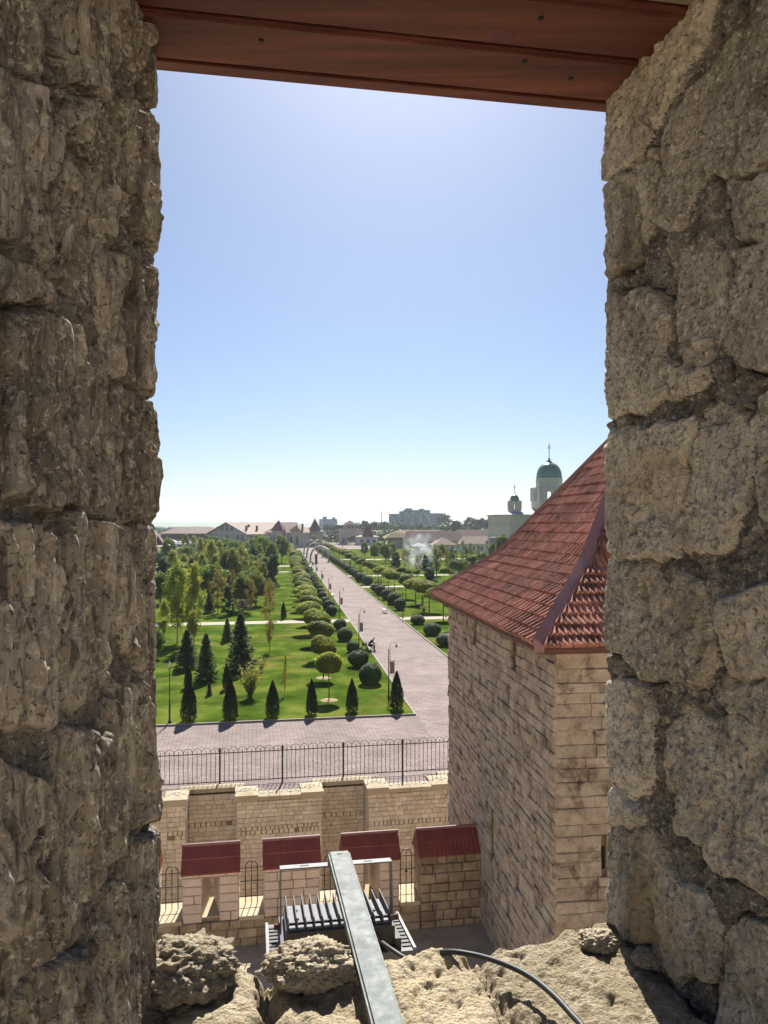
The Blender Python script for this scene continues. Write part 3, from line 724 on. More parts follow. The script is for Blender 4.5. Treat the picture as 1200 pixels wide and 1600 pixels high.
# ================================================================== vegetation prototypes
def leaf_quads(C, N, size, asp, rg, axis=None):
    n = len(C)
    N = N + rg.normal(0, .45, (n, 3)); N /= np.linalg.norm(N, axis=1, keepdims=True) + 1e-9
    a = rg.normal(size=(n, 3)) if axis is None else axis + rg.normal(0, .25, (n, 3))
    t = a - N * np.sum(a * N, 1, keepdims=True); t /= np.linalg.norm(t, axis=1, keepdims=True) + 1e-9
    b = np.cross(N, t); s = (size * rg.uniform(.65, 1.3, n))[:, None]
    V = np.stack([C - t * s, C - b * s * asp, C + t * s, C + b * s * asp], 1).reshape(-1, 3)
    return V
def leaf_mesh(name, V, tint, mat):
    n = len(V) // 4; Fq = np.arange(4 * n).reshape(n, 4)
    me = npmesh(name, V, Fq, np.repeat(np.clip(tint, 0, 1), 4)); me.materials.append(MT[mat]); return me
def sph(n, rg):
    d = rg.normal(size=(n, 3)); return d / np.linalg.norm(d, axis=1, keepdims=True)
def lump_r(D, k, amp, rg):
    cs = sph(k, rg); w_ = rg.uniform(-1, 1, k)
    return 1 + amp * np.sum(w_[None] * np.exp(-6 * (1 - D @ cs.T)), 1)
def ell_crown(name, mat, n, rad, cz, leaf, seed, asp=.55, zmin=None, amp=.2, clumps=24, fill=.5, tb=0, flat=None):
    rg = np.random.default_rng(seed); D = sph(n, rg)
    r = lump_r(D, clumps, amp, rg) * (fill + (1 - fill) * rg.random(n) ** .35)
    C = D * r[:, None] * np.array(rad)
    if flat is not None: C[:, 2] = np.where(C[:, 2] < -flat, -flat + (C[:, 2] + flat) * .25, C[:, 2])
    C[:, 2] += cz
    if zmin is not None: C[:, 2] = np.maximum(C[:, 2], zmin + rg.random(n) * .05)
    V = leaf_quads(C, D + np.array([0, 0, .55]), leaf, asp, rg)
    t = rg.random(n) * .55 + .35 * lump_r(D, clumps, .6, rg) - .12 + tb
    return leaf_mesh(name, V, t, mat)
def cluster_crown(name, mat, n, centers, crad, leaf, seed, asp=.5, squash=.8, tb=0):
    rg = np.random.default_rng(seed); k = len(centers); centers = np.array(centers, float); crad = np.array(crad, float)
    w_ = crad ** 2; ci = rg.choice(k, n, p=w_ / w_.sum()); D = sph(n, rg)
    C = centers[ci] + D * (crad[ci] * (.35 + .75 * rg.random(n) ** .5))[:, None] * np.array([1, 1, squash])
    ct = rg.uniform(0, .45, k)
    V = leaf_quads(C, D + np.array([0, 0, .3]), leaf, asp, rg)
    return leaf_mesh(name, V, ct[ci] + rg.random(n) * .55 + tb, mat)
def trunk_mesh(h, r0, r1, seed, limbs=0, lz=(.4, .9), lr=.5, mat='bark', up=.6):
    rr = random.Random(seed); mb = MB()
    n = 6; pts = [(rr.uniform(-.03, .03) * h * i / n * .6, rr.uniform(-.03, .03) * h * i / n * .6, h * i / n - .05 * (i == 0)) for i in range(n + 1)]
    mb.tube(pts, [r0 + (r1 - r0) * i / n for i in range(n + 1)], 7)
    for k in range(limbs):
        z = h * rr.uniform(*lz); a = rr.uniform(0, 6.28); i = min(n - 1, int(z / h * n)); b = Vector(pts[i]).lerp(Vector(pts[i + 1]), z / h * n - i)
        L = lr * rr.uniform(.6, 1.1) * (1.1 - .5 * z / h)
        e = b + Vector((math.cos(a) * L, math.sin(a) * L, L * up)); mid = (b + e) / 2 + Vector((0, 0, -.04 * L))
        mb.tube([b, mid, e], [r1 * 1.2 + .004, r1 * .8 + .003, .004], 5)
    me = mb.mesh('trunk', True); me.materials.append(MT[mat]); return me
PROTO = {}
def proto(key, name, crown, trunk, base_h): PROTO[key] = (name, crown, trunk, base_h)
for v in range(3):
    proto(f'lolli{v}', 'round_headed_tree', ell_crown('crown', 'lolli', 4600, (1.12, 1.12, .80), 2.42, .105, 100 + v, amp=.22, clumps=30, flat=.42, fill=.55), trunk_mesh(2.5, .055, .035, v, 7, (.75, .95), .8), 3.25)
    proto(f'ball{v}', 'ball_bush', ell_crown('crown', 'ball', 5200, (.74, .74, .66), .60, .055, 110 + v, amp=.12, zmin=.0, fill=.78), trunk_mesh(.5, .05, .04, v, 5, (.2, .9), .3), 1.27)
    # thuja
    rg = np.random.default_rng(120 + v); n = 6500; u = rg.random(n) ** .75; a = rg.random(n) * 6.283
    prof = np.interp(u, [0, .06, .22, .5, .75, .92, 1], [.30, .44, .47, .39, .25, .10, .015])
    bump = 1 + .10 * np.sin(a * 5 + u * 9 + v) + .07 * np.sin(a * 11 - u * 23)
    rr_ = prof * bump * (.72 + .28 * rg.random(n) ** .5)
    C = np.stack([rr_ * np.cos(a), rr_ * np.sin(a), u * 2.45 + .05], 1); Nn = np.stack([np.cos(a), np.sin(a), .25 * np.ones(n)], 1)
    V = leaf_quads(C, Nn, .060, .34, rg, np.array([[0, 0, 1.0]]) + .5 * Nn)
    proto(f'thuja{v}', 'thuja', leaf_mesh('crown', V, rg.random(n) * .7 + .2 * np.sin(a * 7 + u * 13), 'thuja'), trunk_mesh(.8, .05, .04, v), 2.5)
    # spruce
    rg = np.random.default_rng(130 + v); Cs = []; Ax = []; Nm = []; H = 4.0
    mbt = MB(); mbt.tube([(0, 0, -.05), (0, 0, 2), (0, 0, H)], [.075, .05, .008], 6)
    for k in range(230):
        z = H * (.05 + .93 * (k / 230) ** 1.05); L = 1.32 * (1 - z / H) ** .85 * rg.uniform(.72, 1.15) + .06; a = k * 2.399 + rg.uniform(-.3, .3)
        m = int(26 * L / 1.1) + 6; t = rg.random(m) ** .6
        up = .35 * (z / H) - .16
        p_ = np.stack([np.cos(a) * L * t, np.sin(a) * L * t, z + L * (up * t + .12 * t ** 3)], 1)
        sd = (rg.random((m, 1)) - .5) * L * .42 * (1.05 - t[:, None]); p_ += sd * np.array([[-math.sin(a), math.cos(a), 0]]) + rg.normal(0, .025, (m, 3))
        Cs.append(p_); Ax.append(np.tile([[math.cos(a), math.sin(a), up]], (m, 1)) + np.sign(sd) * .6 * np.array([[-math.sin(a), math.cos(a), 0]])); Nm.append(np.tile([[0, 0, 1.]], (m, 1)))
        mbt.tube([(0, 0, z), (math.cos(a) * L * .8, math.sin(a) * L * .8, z + L * up * .8)], [.012, .003], 3)
    C = np.concatenate(Cs); n = len(C); V = leaf_quads(C, np.concatenate(Nm), .135, .36, rg, np.concatenate(Ax))
    tm = mbt.mesh('trunk', True); tm.materials.append(MT['bark'])
    proto(f'spruce{v}', 'spruce', leaf_mesh('crown', V, rg.random(n) * .75 + .1, 'spruce'), tm, 4.0)
    # birch: tall loose crown
    rr = random.Random(140 + v); cs = []; cr = []
    for k in range(46):
        z = rr.uniform(1.4, 6.9); R_ = 1.25 * math.sin(math.pi * min(1, (z - .7) / 6.6)) ** .8; a = rr.uniform(0, 6.28); q_ = R_ * rr.random() ** .5
        cs.append((q_ * math.cos(a), q_ * math.sin(a), z)); cr.append(rr.uniform(.28, .55))
    proto(f'birch{v}', 'birch_tree', cluster_crown('crown', 'birch', 6500, cs, cr, .105, 150 + v, squash=1.25), trunk_mesh(6.8, .07, .012, v, 26, (.2, .95), 1.0, 'bbark', 1.0), 7.2)
    proto(f'gold{v}', 'young_tree', cluster_crown('crown', 'gold', 2600, cs, [c * .85 for c in cr], .095, 160 + v, squash=1.1), trunk_mesh(6.6, .06, .012, v + 9, 24, (.2, .95), 1.0, 'bark', 1.0), 7.2)
    # broad tree
    cs = []; cr = []
    for k in range(60):
        d = Vector((rr.gauss(0, 1), rr.gauss(0, 1), rr.gauss(0, 1))).normalized() * rr.uniform(.55, 1) ; cs.append((d.x * 2.5, d.y * 2.5, 4.6 + d.z * 2.7)); cr.append(rr.uniform(.5, 1.0))
    proto(f'green{v}', 'leafy_tree', cluster_crown('crown', 'green', 7500, cs, cr, .19, 170 + v), trunk_mesh(5.0, .2, .06, v + 3, 16, (.4, .95), 2.2), 8.0)
    proto(f'pale{v}', 'leafy_tree', cluster_crown('crown', 'pale', 7500, cs, cr, .18, 175 + v), trunk_mesh(5.0, .16, .05, v + 5, 16, (.4, .95), 2.2), 8.0)
    proto(f'far{v}', 'leafy_tree', cluster_crown('crown', 'far', 4200, cs, cr, .26, 180 + v), trunk_mesh(5.0, .22, .07, v + 6, 10, (.4, .95), 2.2), 8.0)
    # pine / dark conifer, bushy
    cs = []; cr = []
    for k in range(50):
        z = rr.uniform(.5, 5.6); R_ = 1.5 * (1 - (z / 6.2)) ** .6; a = rr.uniform(0, 6.28); q_ = R_ * rr.random() ** .5; cs.append((q_ * math.cos(a), q_ * math.sin(a), z)); cr.append(rr.uniform(.3, .55))
    proto(f'pine{v}', 'pine_tree', cluster_crown('crown', 'spruce', 6500, cs, cr, .15, 190 + v, .35), trunk_mesh(5.6, .11, .02, v + 8, 20, (.1, .95), 1.2), 6.2)
    # columnar dark poplar
    cs = []; cr = []
    for k in range(36):
        z = rr.uniform(.8, 7.4); R_ = .75 * math.sin(math.pi * min(1, (z + .6) / 8.6)) ** .7; a = rr.uniform(0, 6.28); q_ = R_ * rr.random() ** .5; cs.append((q_ * math.cos(a), q_ * math.sin(a), z)); cr.append(rr.uniform(.25, .45))
    proto(f'poplar{v}', 'columnar_tree', cluster_crown('crown', 'green', 3800, cs, cr, .09, 195 + v, squash=1.5), trunk_mesh(7.2, .1, .02, v, 14, (.1, .9), .6, 'bark', 2), 8.0)
    # upright yellow-green shrub
    rg = np.random.default_rng(200 + v); Cs = []; Ax = []; mbt = MB()
    for k in range(46):
        a = rg.random() * 6.283; sp_ = rg.uniform(.05, .85); L = rg.uniform(1.0, 1.75); e = np.array([math.cos(a) * sp_, math.sin(a) * sp_, L])
        t = rg.random(44) ** .8; p_ = e[None] * (t[:, None]) * np.array([[1, 1, 1]]); p_[:, :2] *= t[:, None] ** .3
        Cs.append(p_ + rg.normal(0, .055, (44, 3))); Ax.append(np.tile(e[None], (44, 1))); mbt.tube([(0, 0, -.03), tuple(e * .5 * np.array([.85, .85, 1])), tuple(e)], [.014, .008, .003], 4)
    C = np.concatenate(Cs); n = len(C); V = leaf_quads(C, C - np.array([[0, 0, .6]]), .062, .4, rg, np.concatenate(Ax))
    tm = mbt.mesh('trunk', True); tm.materials.append(MT['bark'])
    proto(f'shrub{v}', 'flowering_shrub', leaf_mesh('crown', V, C[:, 2] * .35 + rg.random(n) * .4, 'birch'), tm, 1.75)
    # cloud-pruned pine
    cs = [(0, 0, 3.2), (.35, .1, 2.7), (-.4, 0, 2.5), (.1, -.4, 2.2), (-.2, .4, 2.9)]; cr = [.42, .42, .45, .4, .4]
    proto(f'cloud{v}', 'topiary_pine', cluster_crown('crown', 'brownleaf', 2600, cs, cr, .06, 205 + v, .3, .6), trunk_mesh(3.0, .05, .02, v, 6, (.6, .95), .5), 3.55)

ONES = 'first second third fourth fifth sixth seventh eighth ninth tenth eleventh twelfth thirteenth fourteenth fifteenth sixteenth seventeenth eighteenth nineteenth'.split()
def ordinal(n):
    if n < 20: return ONES[n - 1]
    t = ['twent', 'thirt', 'fort'][n // 10 - 2]; return t + 'ieth' if n % 10 == 0 else t + 'y-' + ONES[n % 10 - 1]
def plant(key, x, y, h, wf=1.0, label=None, cat='tree', group=None, z=.04, v=None):
    v = random.randrange(3) if v is None else v
    name, cr, tm, bh = PROTO[f'{key}{v}']; s = h / bh
    e = thing(name, (x, y, z), label, cat, group, random.uniform(0, 6.28)); e.scale = (s * wf, s * wf, s)
    for nm, me in (('crown', cr), ('trunk', tm)):
        o = bpy.data.objects.new(nm, me); COL.objects.link(o); o.parent = e
    return e
def plant_px(key, px, pyb, pyt, wf=1.0, label=None, cat='tree', group=None, v=None):
    x, y = G(px, pyb); h = (pyb - pyt) / (pyb - HOR) * CAMZ
    return plant(key, x, y, h, wf, label, cat, group, v=v)
def soil_ring(x, y, r=.5):
    return tag(MB().lathe([(r, .0), (r * .8, .03), (.02, .045)], 14, T(x, y, .05), False).build('mulch_ring', 'soil', smooth=True), 'bare mulch ring round the foot of a round-headed tree on the lawn', 'mulch', 'mulch rings on the lawn')

SIDE = 'on the seated person\'s side of the boulevard'; OPP = 'across the boulevard from the seated person'
# front row of thujas along the kerb
TH_L = ['dark thuja beside the lone slim lamp post, in the row along the plaza kerb', 'dark thuja in front of the smaller twin thuja and yellow-green shrub', 'dark forked-tip thuja in the middle of the row along the plaza kerb',
        'dark thuja in front of the nearest round-headed tree', 'blunt-topped dark thuja on the kerb between a round-headed tree and ball bush', 'rounded dark thuja beside the bannered lamp at the boulevard corner']
for i, (px, yb, yt, wf) in enumerate(((295, 1128, 1061, 1.0), (360, 1126, 1062, 1.0), (426, 1122, 1065, 1.02), (487, 1118, 1062, .86), (550, 1114, 1062, 1.0), (620, 1109, 1050, .95))):
    plant_px('thuja', px, yb, yt, wf, TH_L[i], 'thuja', 'thujas along the plaza kerb', v=i % 3)
plant_px('thuja', 294, 1076, 1039, .95, 'smaller thuja behind the one beside the lone lamp post', 'thuja', 'smaller thujas on the lawn'); plant_px('thuja', 354, 1078, 1038, .85, 'smaller thuja at the foot of the tallest spruce', 'thuja', 'smaller thujas on the lawn')
# the avenue: round-headed trees, ball bushes
a = 48.0; i = 0
while a < 330:
    x, y, _ = B(3.0 + random.uniform(-.25, .25), a); k = [.80, .97, 1.12, 1.25, 1.15, 1.2][i] if i < 6 else random.uniform(1.0, 1.3)
    if not (205 < a < 222):
        plant('lolli', x, y, [3.05, 3.15, 3.2, 3.3, 3.3, 3.3][min(i, 5)] + random.uniform(-.1, .1), k, ordinal(i + 1) + ' round-headed tree from the plaza kerb, ' + SIDE, 'tree', 'avenue trees by the bench')
        if i < 3: soil_ring(x, y, .55)
    a += random.uniform(6.6, 7.6) if i > 2 else (7.0, 7.8, 7.6)[i]; i += 1
a = 52.5; i = 0
while a < 300:
    x, y, _ = B(5.85 + random.uniform(-.15, .15), a)
    if not (84.5 < a < 89.5): plant('ball', x, y, [1.3, 1.25, 1.0, 1.15][min(i, 3)] + random.uniform(-.08, .12), random.uniform(.95, 1.08), ordinal(i + 1) + ' ball bush from the plaza kerb, ' + SIDE, 'bush', 'ball bushes by the bench')
    a += random.uniform(6.2, 7.4); i += 1
for px, yb, yt, wf in ((697, 1010, 988, 1.15), (675, 993, 974, 1.2), (652, 976, 961, 1.25)): plant_px('ball', px, yb, yt, wf, {697: 'boxy clipped bush closest to the tower corner ', 675: 'wide clipped bush next after the boxy one ', 652: 'wide clipped bush at the cross path '}[px] + OPP, 'bush', 'bushes by the tower corner')
a = 97.5; i = 0
while a < 330:
    x, y, _ = B(15.0 + random.uniform(-.15, .15), a)
    if not (130 < a < 138): plant('ball', x, y, random.uniform(1.45, 1.75), random.uniform(.95, 1.1), ordinal(i + 1) + ' ball bush beyond the cross path, ' + OPP, 'bush', 'ball bushes across the boulevard')
    a += random.uniform(6.4, 7.6); i += 1
a = 78.5; i = 0
while a < 330:
    x, y, _ = B(18.0 + random.uniform(-.4, .4), a)
    plant('lolli', x, y, random.uniform(3.7, 4.1) if a < 130 else random.uniform(3.3, 3.7), random.uniform(.95, 1.2), ordinal(i + 1) + ' round-headed tree from the tower, ' + OPP, 'tree', 'avenue trees across the boulevard')
    a += random.uniform(8.2, 9.4); i += 1
# the arboretum lawn beside the thujas
LT = [('spruce', 292, 1045, 984, 1.05, 'dark spruce behind the pair of thujas and the lone lamp post', 0), ('spruce', 322, 1064, 990, .85, 'slim dark spruce between two pairs of thujas', 1),
      ('spruce', 376, 1050, 958, .85, 'tallest broad dark spruce behind the yellow-green shrub', 2), ('spruce', 355, 1003, 966, .85, 'small spruce just in front of the pale cross path', 0),
      ('gold', 421, 1020, 912, .62, 'thin golden-leaved young tree standing alone on the lawn', 1), ('birch', 277, 1006, 878, .95, 'tall loose yellow-green birch in front of the cross path', 0),
      ('birch', 303, 1012, 886, .8, 'second tall birch close against the spruces', 1), ('birch', 256, 1001, 938, .8, 'small yellowish birch next to the rough jamb edge', 2),
      ('green', 246, 1030, 978, .7, 'bushy green tree beside the mown lawn edge near the lone lamp', 0), ('spruce', 327, 1088, 1066, .8, 'tiny spruce seedling between the thujas', 1),
      ('cloud', 379, 985, 935, 1.1, 'cloud-pruned bronze pine rising behind the tallest spruce', 0), ('spruce', 327, 958, 926, 1.0, 'small blue spruce alone beyond the cross path', 2),
      ('pine', 356, 962, 912, .9, 'bushy blue pine beyond the cross path', 0), ('gold', 392, 960, 905, .9, 'golden young tree beyond the cross path', 2),
      ('thuja', 443, 968, 941, .9, 'narrow thuja at the lawn edge beyond the cross path', 0), ('gold', 421, 953, 903, 1.05, 'yellowing tree near the narrow thuja beyond the path', 0),
      ('pine', 390, 938, 898, 1.0, 'dark pine behind the golden young trees', 1), ('pine', 341, 930, 882, 1.1, 'large dark pine among the birches', 2), ('lolli', 319, 938, 908, 1.0, 'round-headed tree alone among the birches', 0),
      ('gold', 350, 928, 905, 1.1, 'small orange-yellow tree among the pines', 1), ('pine', 427, 925, 862, .9, 'tall dark pine by the open lawn strip', 0), ('pine', 415, 915, 868, .9, 'dark pine behind another by the open lawn strip', 1),
      ('birch', 375, 912, 852, 1.1, 'bright birch standing high among the pines', 0), ('birch', 362, 918, 858, 1.0, 'bright birch beside the large dark pine', 1), ('birch', 336, 905, 858, 1.1, 'pale birch in front of the gabled hall', 2), ('birch', 316, 910, 862, 1.0, 'slender pale birch in front of the hall wing', 0),
      ('pale', 410, 878, 832, .8, 'fresh green tree in front of the hall side wall', 0), ('pale', 440, 880, 833, .75, 'fresh green tree in front of the turret with pointed roof', 1), ('green', 425, 886, 845, .8, 'darker green tree between two fresh green ones', 2),
      ('pine', 255, 932, 868, 1.2, 'dark pine close to the striated jamb edge', 2), ('birch', 268, 925, 862, 1.2, 'yellowish birch behind the dark pine', 1), ('birch', 288, 918, 866, 1.2, 'yellowish birch in front of the white awnings', 0), ('gold', 300, 925, 868, 1.1, 'rust-tinged young tree amid the birches', 2),
      ('green', 250, 945, 890, .8, 'green tree half hidden by the jamb edge', 1), ('pine', 396, 900, 850, 1.0, 'dark pine behind the bright birches', 2), ('green', 350, 885, 843, .8, 'dark green tree below the gable windows', 1), ('pine', 372, 890, 846, .9, 'dark pine below the hall eaves', 0), ('pine', 330, 892, 850, 1.0, 'dark pine near the hall corner', 1),
      ('shrub', 391, 1092, 1036, .95, 'yellow-green upright shrub on the lawn behind the thuja row', 0), ('shrub', 408, 1052, 1030, 1.0, 'reddish-tipped small shrub behind the yellow-green one', 1), ('gold', 445, 1089, 1040, .45, 'spindly young sapling with few leaves on the open lawn', 0), ('birch', 446, 1062, 1025, .45, 'thin sapling behind the spindly one on the open lawn', 1),
      ('birch', 305, 945, 880, 1.0, 'birch with orange tinge beyond the cross path', 2), ('birch', 270, 968, 898, 1.0, 'birch leaning over the cross path', 1), ('green', 290, 960, 905, .7, 'green tree between birches at the cross path', 0)]
for key, px, yb, yt, wf, lab, v in LT:
    plant_px(key, px, yb, yt, wf, lab, {'shrub': 'shrub', 'thuja': 'thuja'}.get(key, 'tree'), None, v)
RT = [('pine', 672, 930, 884, 1.25, 'bushy dark blue-green pine just beyond the tower eave', 0), ('poplar', 682, 900, 846, 1.2, 'dark columnar tree in front of the spray', 1), ('poplar', 723, 885, 842, .8, 'slim columnar tree in front of the red-roofed houses', 2),
      ('green', 785, 885, 830, .62, 'loose green tree in front of the domed church', 0), ('green', 770, 880, 845, .6, 'green tree beside the low house and church', 1), ('poplar', 735, 878, 846, 1.0, 'short columnar tree by the low red roof', 0), ('poplar', 748, 876, 846, 1.2, 'dark short tree by the low red roof', 1),
      ('green', 602, 880, 848, .8, 'green tree beside the boulevard below the vaulted mound', 2), ('pale', 585, 878, 846, .7, 'fresh green tree close to the far end of the boulevard', 0), ('pale', 570, 872, 845, .7, 'pale green tree close to the gatehouse', 1), ('green', 613, 872, 846, .7, 'green tree in front of the vaulted mound', 0),
      ('gold', 632, 892, 855, 1.0, 'bronze-leaved tree beside the spray', 0), ('pine', 618, 892, 860, 1.2, 'dark pine standing alone before the vaulted mound', 1), ('gold', 697, 890, 856, .9, 'thin bronze tree behind the columnar tree', 2), ('gold', 652, 898, 868, .9, 'small bronze tree at the foot of the spray', 1),
      ('lolli', 626, 906, 886, 1.1, 'round-headed tree on the second lawn below the spray', 0), ('lolli', 638, 906, 890, 1.1, 'darker round-headed tree on the second lawn', 1), ('lolli', 651, 907, 890, 1.1, 'round-headed tree nearest the spray on the second lawn', 2), ('lolli', 694, 908, 887, 1.0, 'round-headed tree beyond the dark pine', 0), ('lolli', 703, 906, 890, 1.0, 'small round-headed tree beyond the dark pine', 1), ('lolli', 711, 900, 876, 1.1, 'larger round-headed tree by the slanting path', 2), ('lolli', 735, 892, 868, 1.1, 'round-headed tree in front of the low red roof', 0), ('ball', 655, 951, 943, 1.3, 'low dark bush between the avenue trees and the tower', 0), ('shrub', 662, 957, 947, 1.6, 'ragged low shrub on the far lawn by the tower', 1), ('shrub', 612, 900, 886, 1.8, 'wide willow-like shrub beside the avenue', 2), ('poplar', 660, 949, 930, 1.4, 'short bushy tree beneath the dark pine', 2)]
for key, px, yb, yt, wf, lab, v in RT: plant_px(key, px, yb, yt, wf, lab, {'shrub': 'shrub', 'ball': 'bush'}.get(key, 'tree'), None, v)
rf_ = random.Random(77)
for k in range(106):                                            # deeper trees of the park
    a = rf_.uniform(120, 325); b = rf_.uniform(-95 * a / 320 - 8, -5) if k < 80 else rf_.uniform(30, 95)
    if k >= 80: a = rf_.uniform(190, 320)
    x, y, _ = B(b, a); key = rf_.choice(['birch', 'pine', 'green', 'pale', 'birch'] if k < 80 else ['green', 'pine', 'poplar'])
    h = rf_.uniform(4.5, 8.0) if k < 80 else rf_.uniform(3.5, 5.5)
    plant(key, x, y, h, rf_.uniform(.8, 1.15), {'birch': 'loose birch', 'pine': 'dark pine', 'green': 'leafy green tree', 'pale': 'fresh green tree', 'poplar': 'columnar tree'}[key] + (' in the deep arboretum before the gabled hall' if k < 80 else ' in the far garden before the red-roofed houses'), 'tree',
          ('arboretum ' if k < 80 else 'far garden ') + key + ' trees')
KL = {'birch': 'loose yellow-green birch', 'pine': 'dark pine', 'gold': 'golden young tree', 'green': 'leafy green tree', 'lolli': 'round-headed tree', 'poplar': 'columnar tree', 'spruce': 'dark spruce', 'pale': 'fresh green tree'}
for k in range(74):                                             # thick planting beyond the cross path, and the garden below the houses
    if k < 46:
        px, py = rf_.uniform(243, 432), rf_.uniform(884, 962); key = rf_.choice(['birch', 'birch', 'pale', 'gold', 'green', 'spruce', 'birch']); h = rf_.uniform(3.6, 6.2)
        if px > 405 and py > 930: continue
    else:
        px, py = rf_.uniform(596, 790), rf_.uniform(866, 900); key = rf_.choice(['green', 'lolli', 'poplar', 'pine', 'gold', 'pale', 'lolli']); h = rf_.uniform(2.6, 4.6)
        if px < 500 + (py - 850) * 3.3: continue
    x, y = G(px, py); plant(key, x, y, h, rf_.uniform(.85, 1.2), KL[key] + (' in the thick planting between cross path and hall' if k < 46 else ' in the garden below the red-roofed houses'), 'tree', ('thick planting ' if k < 46 else 'house garden ') + key + ' trees')
# individual trees on the horizon and the wood behind
for k, (px, d, top, wf, lab) in enumerate(((693, 800, 800, 1.2, 'large round dark tree next to the grey apartment block'), (735, 620, 806, 1.1, 'dark round tree on the skyline between apartments and church'), (712, 560, 812, 1.1, 'broad tree below the skyline near the church'), (752, 600, 807, 1.2, 'broad tree on the skyline beside the church'), (768, 560, 806, 1.1, 'broad tree touching the church wall'), (570, 620, 812, 1.0, 'tree behind the gatehouse roof'), (585, 600, 813, 1.2, 'tree behind the flagpole'), (512, 640, 817, 1.3, 'tree below the small distant block'), (523, 560, 820, 1.2, 'tree behind the billboards'), (600, 640, 813, 1.1, 'tree at the foot of the tall chimney'))):
    x = (px - 600) / F * d; zt_ = CAMZ + (HOR - top) / F * d
    gz = 5.0 if px > 500 else 0; plant('far', x, d, zt_ - gz + 1, wf, lab, 'tree', None, gz - 1, k % 3)
def wood(name, n, fn, seed, label):
    rg = np.random.default_rng(seed); Vs = []; tt = []
    for k in range(n):
        x, y, z, h = fn(rg); m = 110; D = sph(m, rg); D[:, 2] = np.abs(D[:, 2]) * .9 + .1 * D[:, 2]
        r = h * rg.uniform(.36, .55); C = D * (.65 + .35 * rg.random(m))[:, None] * np.array([r, r, h * .62]) * lump_r(D, 9, .3, rg)[:, None] + np.array([x, y, z + h * .32])
        Vs.append(leaf_quads(C, D, h * .085, .65, rg)); tt.append(np.clip(rg.random() * .6 + rg.random(m) * .4, 0, 1))
    V = np.concatenate(Vs); o = obj(name, leaf_mesh(name, V, np.concatenate(tt), 'far')); return tag(o, label, 'wood', None, 'stuff')
def f_left(rg):
    y = 430 + 1700 * rg.random() ** 1.6; k = rg.uniform(-.34, .02); return k * y, y, -.5, rg.uniform(5, 8.5) * (1 if y < 900 else 1.15)
def f_right(rg):
    y = 480 + 900 * rg.random() ** 1.3; k = rg.uniform(-.075, .22); h = rg.uniform(6, 10); return k * y, y, 4.2 if y > 560 and k > -.05 else 0, h
wood('far_wood', 520, f_left, 31, 'hazy far-off wood filling the plain below the blue hills')
wood('far_wood', 460, f_right, 32, 'green wood on the rise below the apartment block')
# ================================================================== street furniture
def lamp(x, y, rz, label, group, h=3.15, banner=True):
    e = thing('street_lamp', (x, y, .04), label, 'lamp', group, rz); mw = T(x, y, .04, rz)
    MB().lathe([(.085, 0), (.085, .10), (.05, .16), (.045, .9), (.034, .95), (.030, h)], 8).build('post', 'iron', e, mw, True)
    arc = [(.09, 0, h * .68), (.09, 0, h + .22)] + [(.29 - .20 * math.cos(t), 0, h + .22 + .20 * math.sin(t)) for t in np.linspace(.3, math.pi * .93, 8)]
    MB().tube(arc, .014, 5).tube([(0, 0, h * .72), (.09, 0, h * .72)], .01, 4).tube([(0, 0, h * .93), (.09, 0, h * .93)], .01, 4).build('gooseneck', 'iron', e, mw)
    ln = MB().lathe([(.012, .06), (.03, .02), (.085, -.06), (.088, -.075), (.02, -.08)], 10, T(.485, 0, h + .20)).build('lantern', 'iron', e, mw)
    MB().lathe([(.045, -.075), (.05, -.12), (.02, -.19)], 8, T(.485, 0, h + .20)).build('bulb_glass', 'glassl', ln, mw)
    if banner:
        MB().tube([(0, 0, h * .75), (.46, 0, h * .76)], .012, 4).tube([(0, 0, h * .50), (.40, 0, h * .50)], .010, 4).build('banner_arm', 'iron', e, mw)
        n = 6; V = []
        for i in range(n + 1):
            for k in (0, 1):
                zz = h * .74 - i * (h * .235) / n; V.append((.07 + .30 * k, .012 * math.sin(i * 1.1 + k), zz))
        MB().add([(x_, y_ - .004, z_) for x_, y_, z_ in V] + [(x_, y_ + .004, z_) for x_, y_, z_ in V],
                 [(2 * i, 2 * i + 1, 2 * i + 3, 2 * i + 2) for i in range(n)] + [tuple(14 + j for j in (2 * i + 2, 2 * i + 3, 2 * i + 1, 2 * i)) for i in range(n)]).build('banner', 'banner', e, mw)
    return e
LL = ['gooseneck lamp with taupe banner beside the rounded thuja at the boulevard corner', 'gooseneck lamp with taupe banner behind the seated person\'s bench']
for i, a in enumerate((48.0, 67.2, 90.4, 112, 134, 156, 178)):
    x, y, _ = B(6.62, a); lamp(x, y, BA, LL[i] if i < 2 else ordinal(i + 1) + ' bannered gooseneck lamp from the plaza kerb, ' + SIDE, 'avenue lamps by the bench')
for i, a in enumerate((62.8, 89.0, 112, 136, 160)):
    x, y, _ = B(13.95, a); lamp(x, y, BA + math.pi, ['gooseneck lamp at the tower corner across the boulevard from the bench', 'gooseneck lamp at the cross path across the boulevard'][i] if i < 2 else ordinal(i + 1) + ' gooseneck lamp from the tower, ' + OPP, 'avenue lamps across the boulevard', banner=False)
x, y = G(265, 1131); e = thing('slim_lamp', (x, y, .04), 'lone slim black lamp post with small lantern at the lawn corner', 'lamp'); mw = T(x, y, .04)
MB().lathe([(.10, 0), (.10, .08), (.05, .14), (.048, 1.1), (.03, 1.15), (.026, 3.1)], 8).build('post', 'iron', e, mw, True)
MB().lathe([(.02, 3.05), (.06, 3.12), (.075, 3.30), (.03, 3.36), (.01, 3.46)], 8).build('lantern', 'glassl', e, mw); MB().tube([(-.10, 0, 3.0), (.12, 0, 3.05)], .012, 4).box((.10, 0, 3.1), (.05, .05, .08)).build('lantern_arm', 'iron', e, mw)

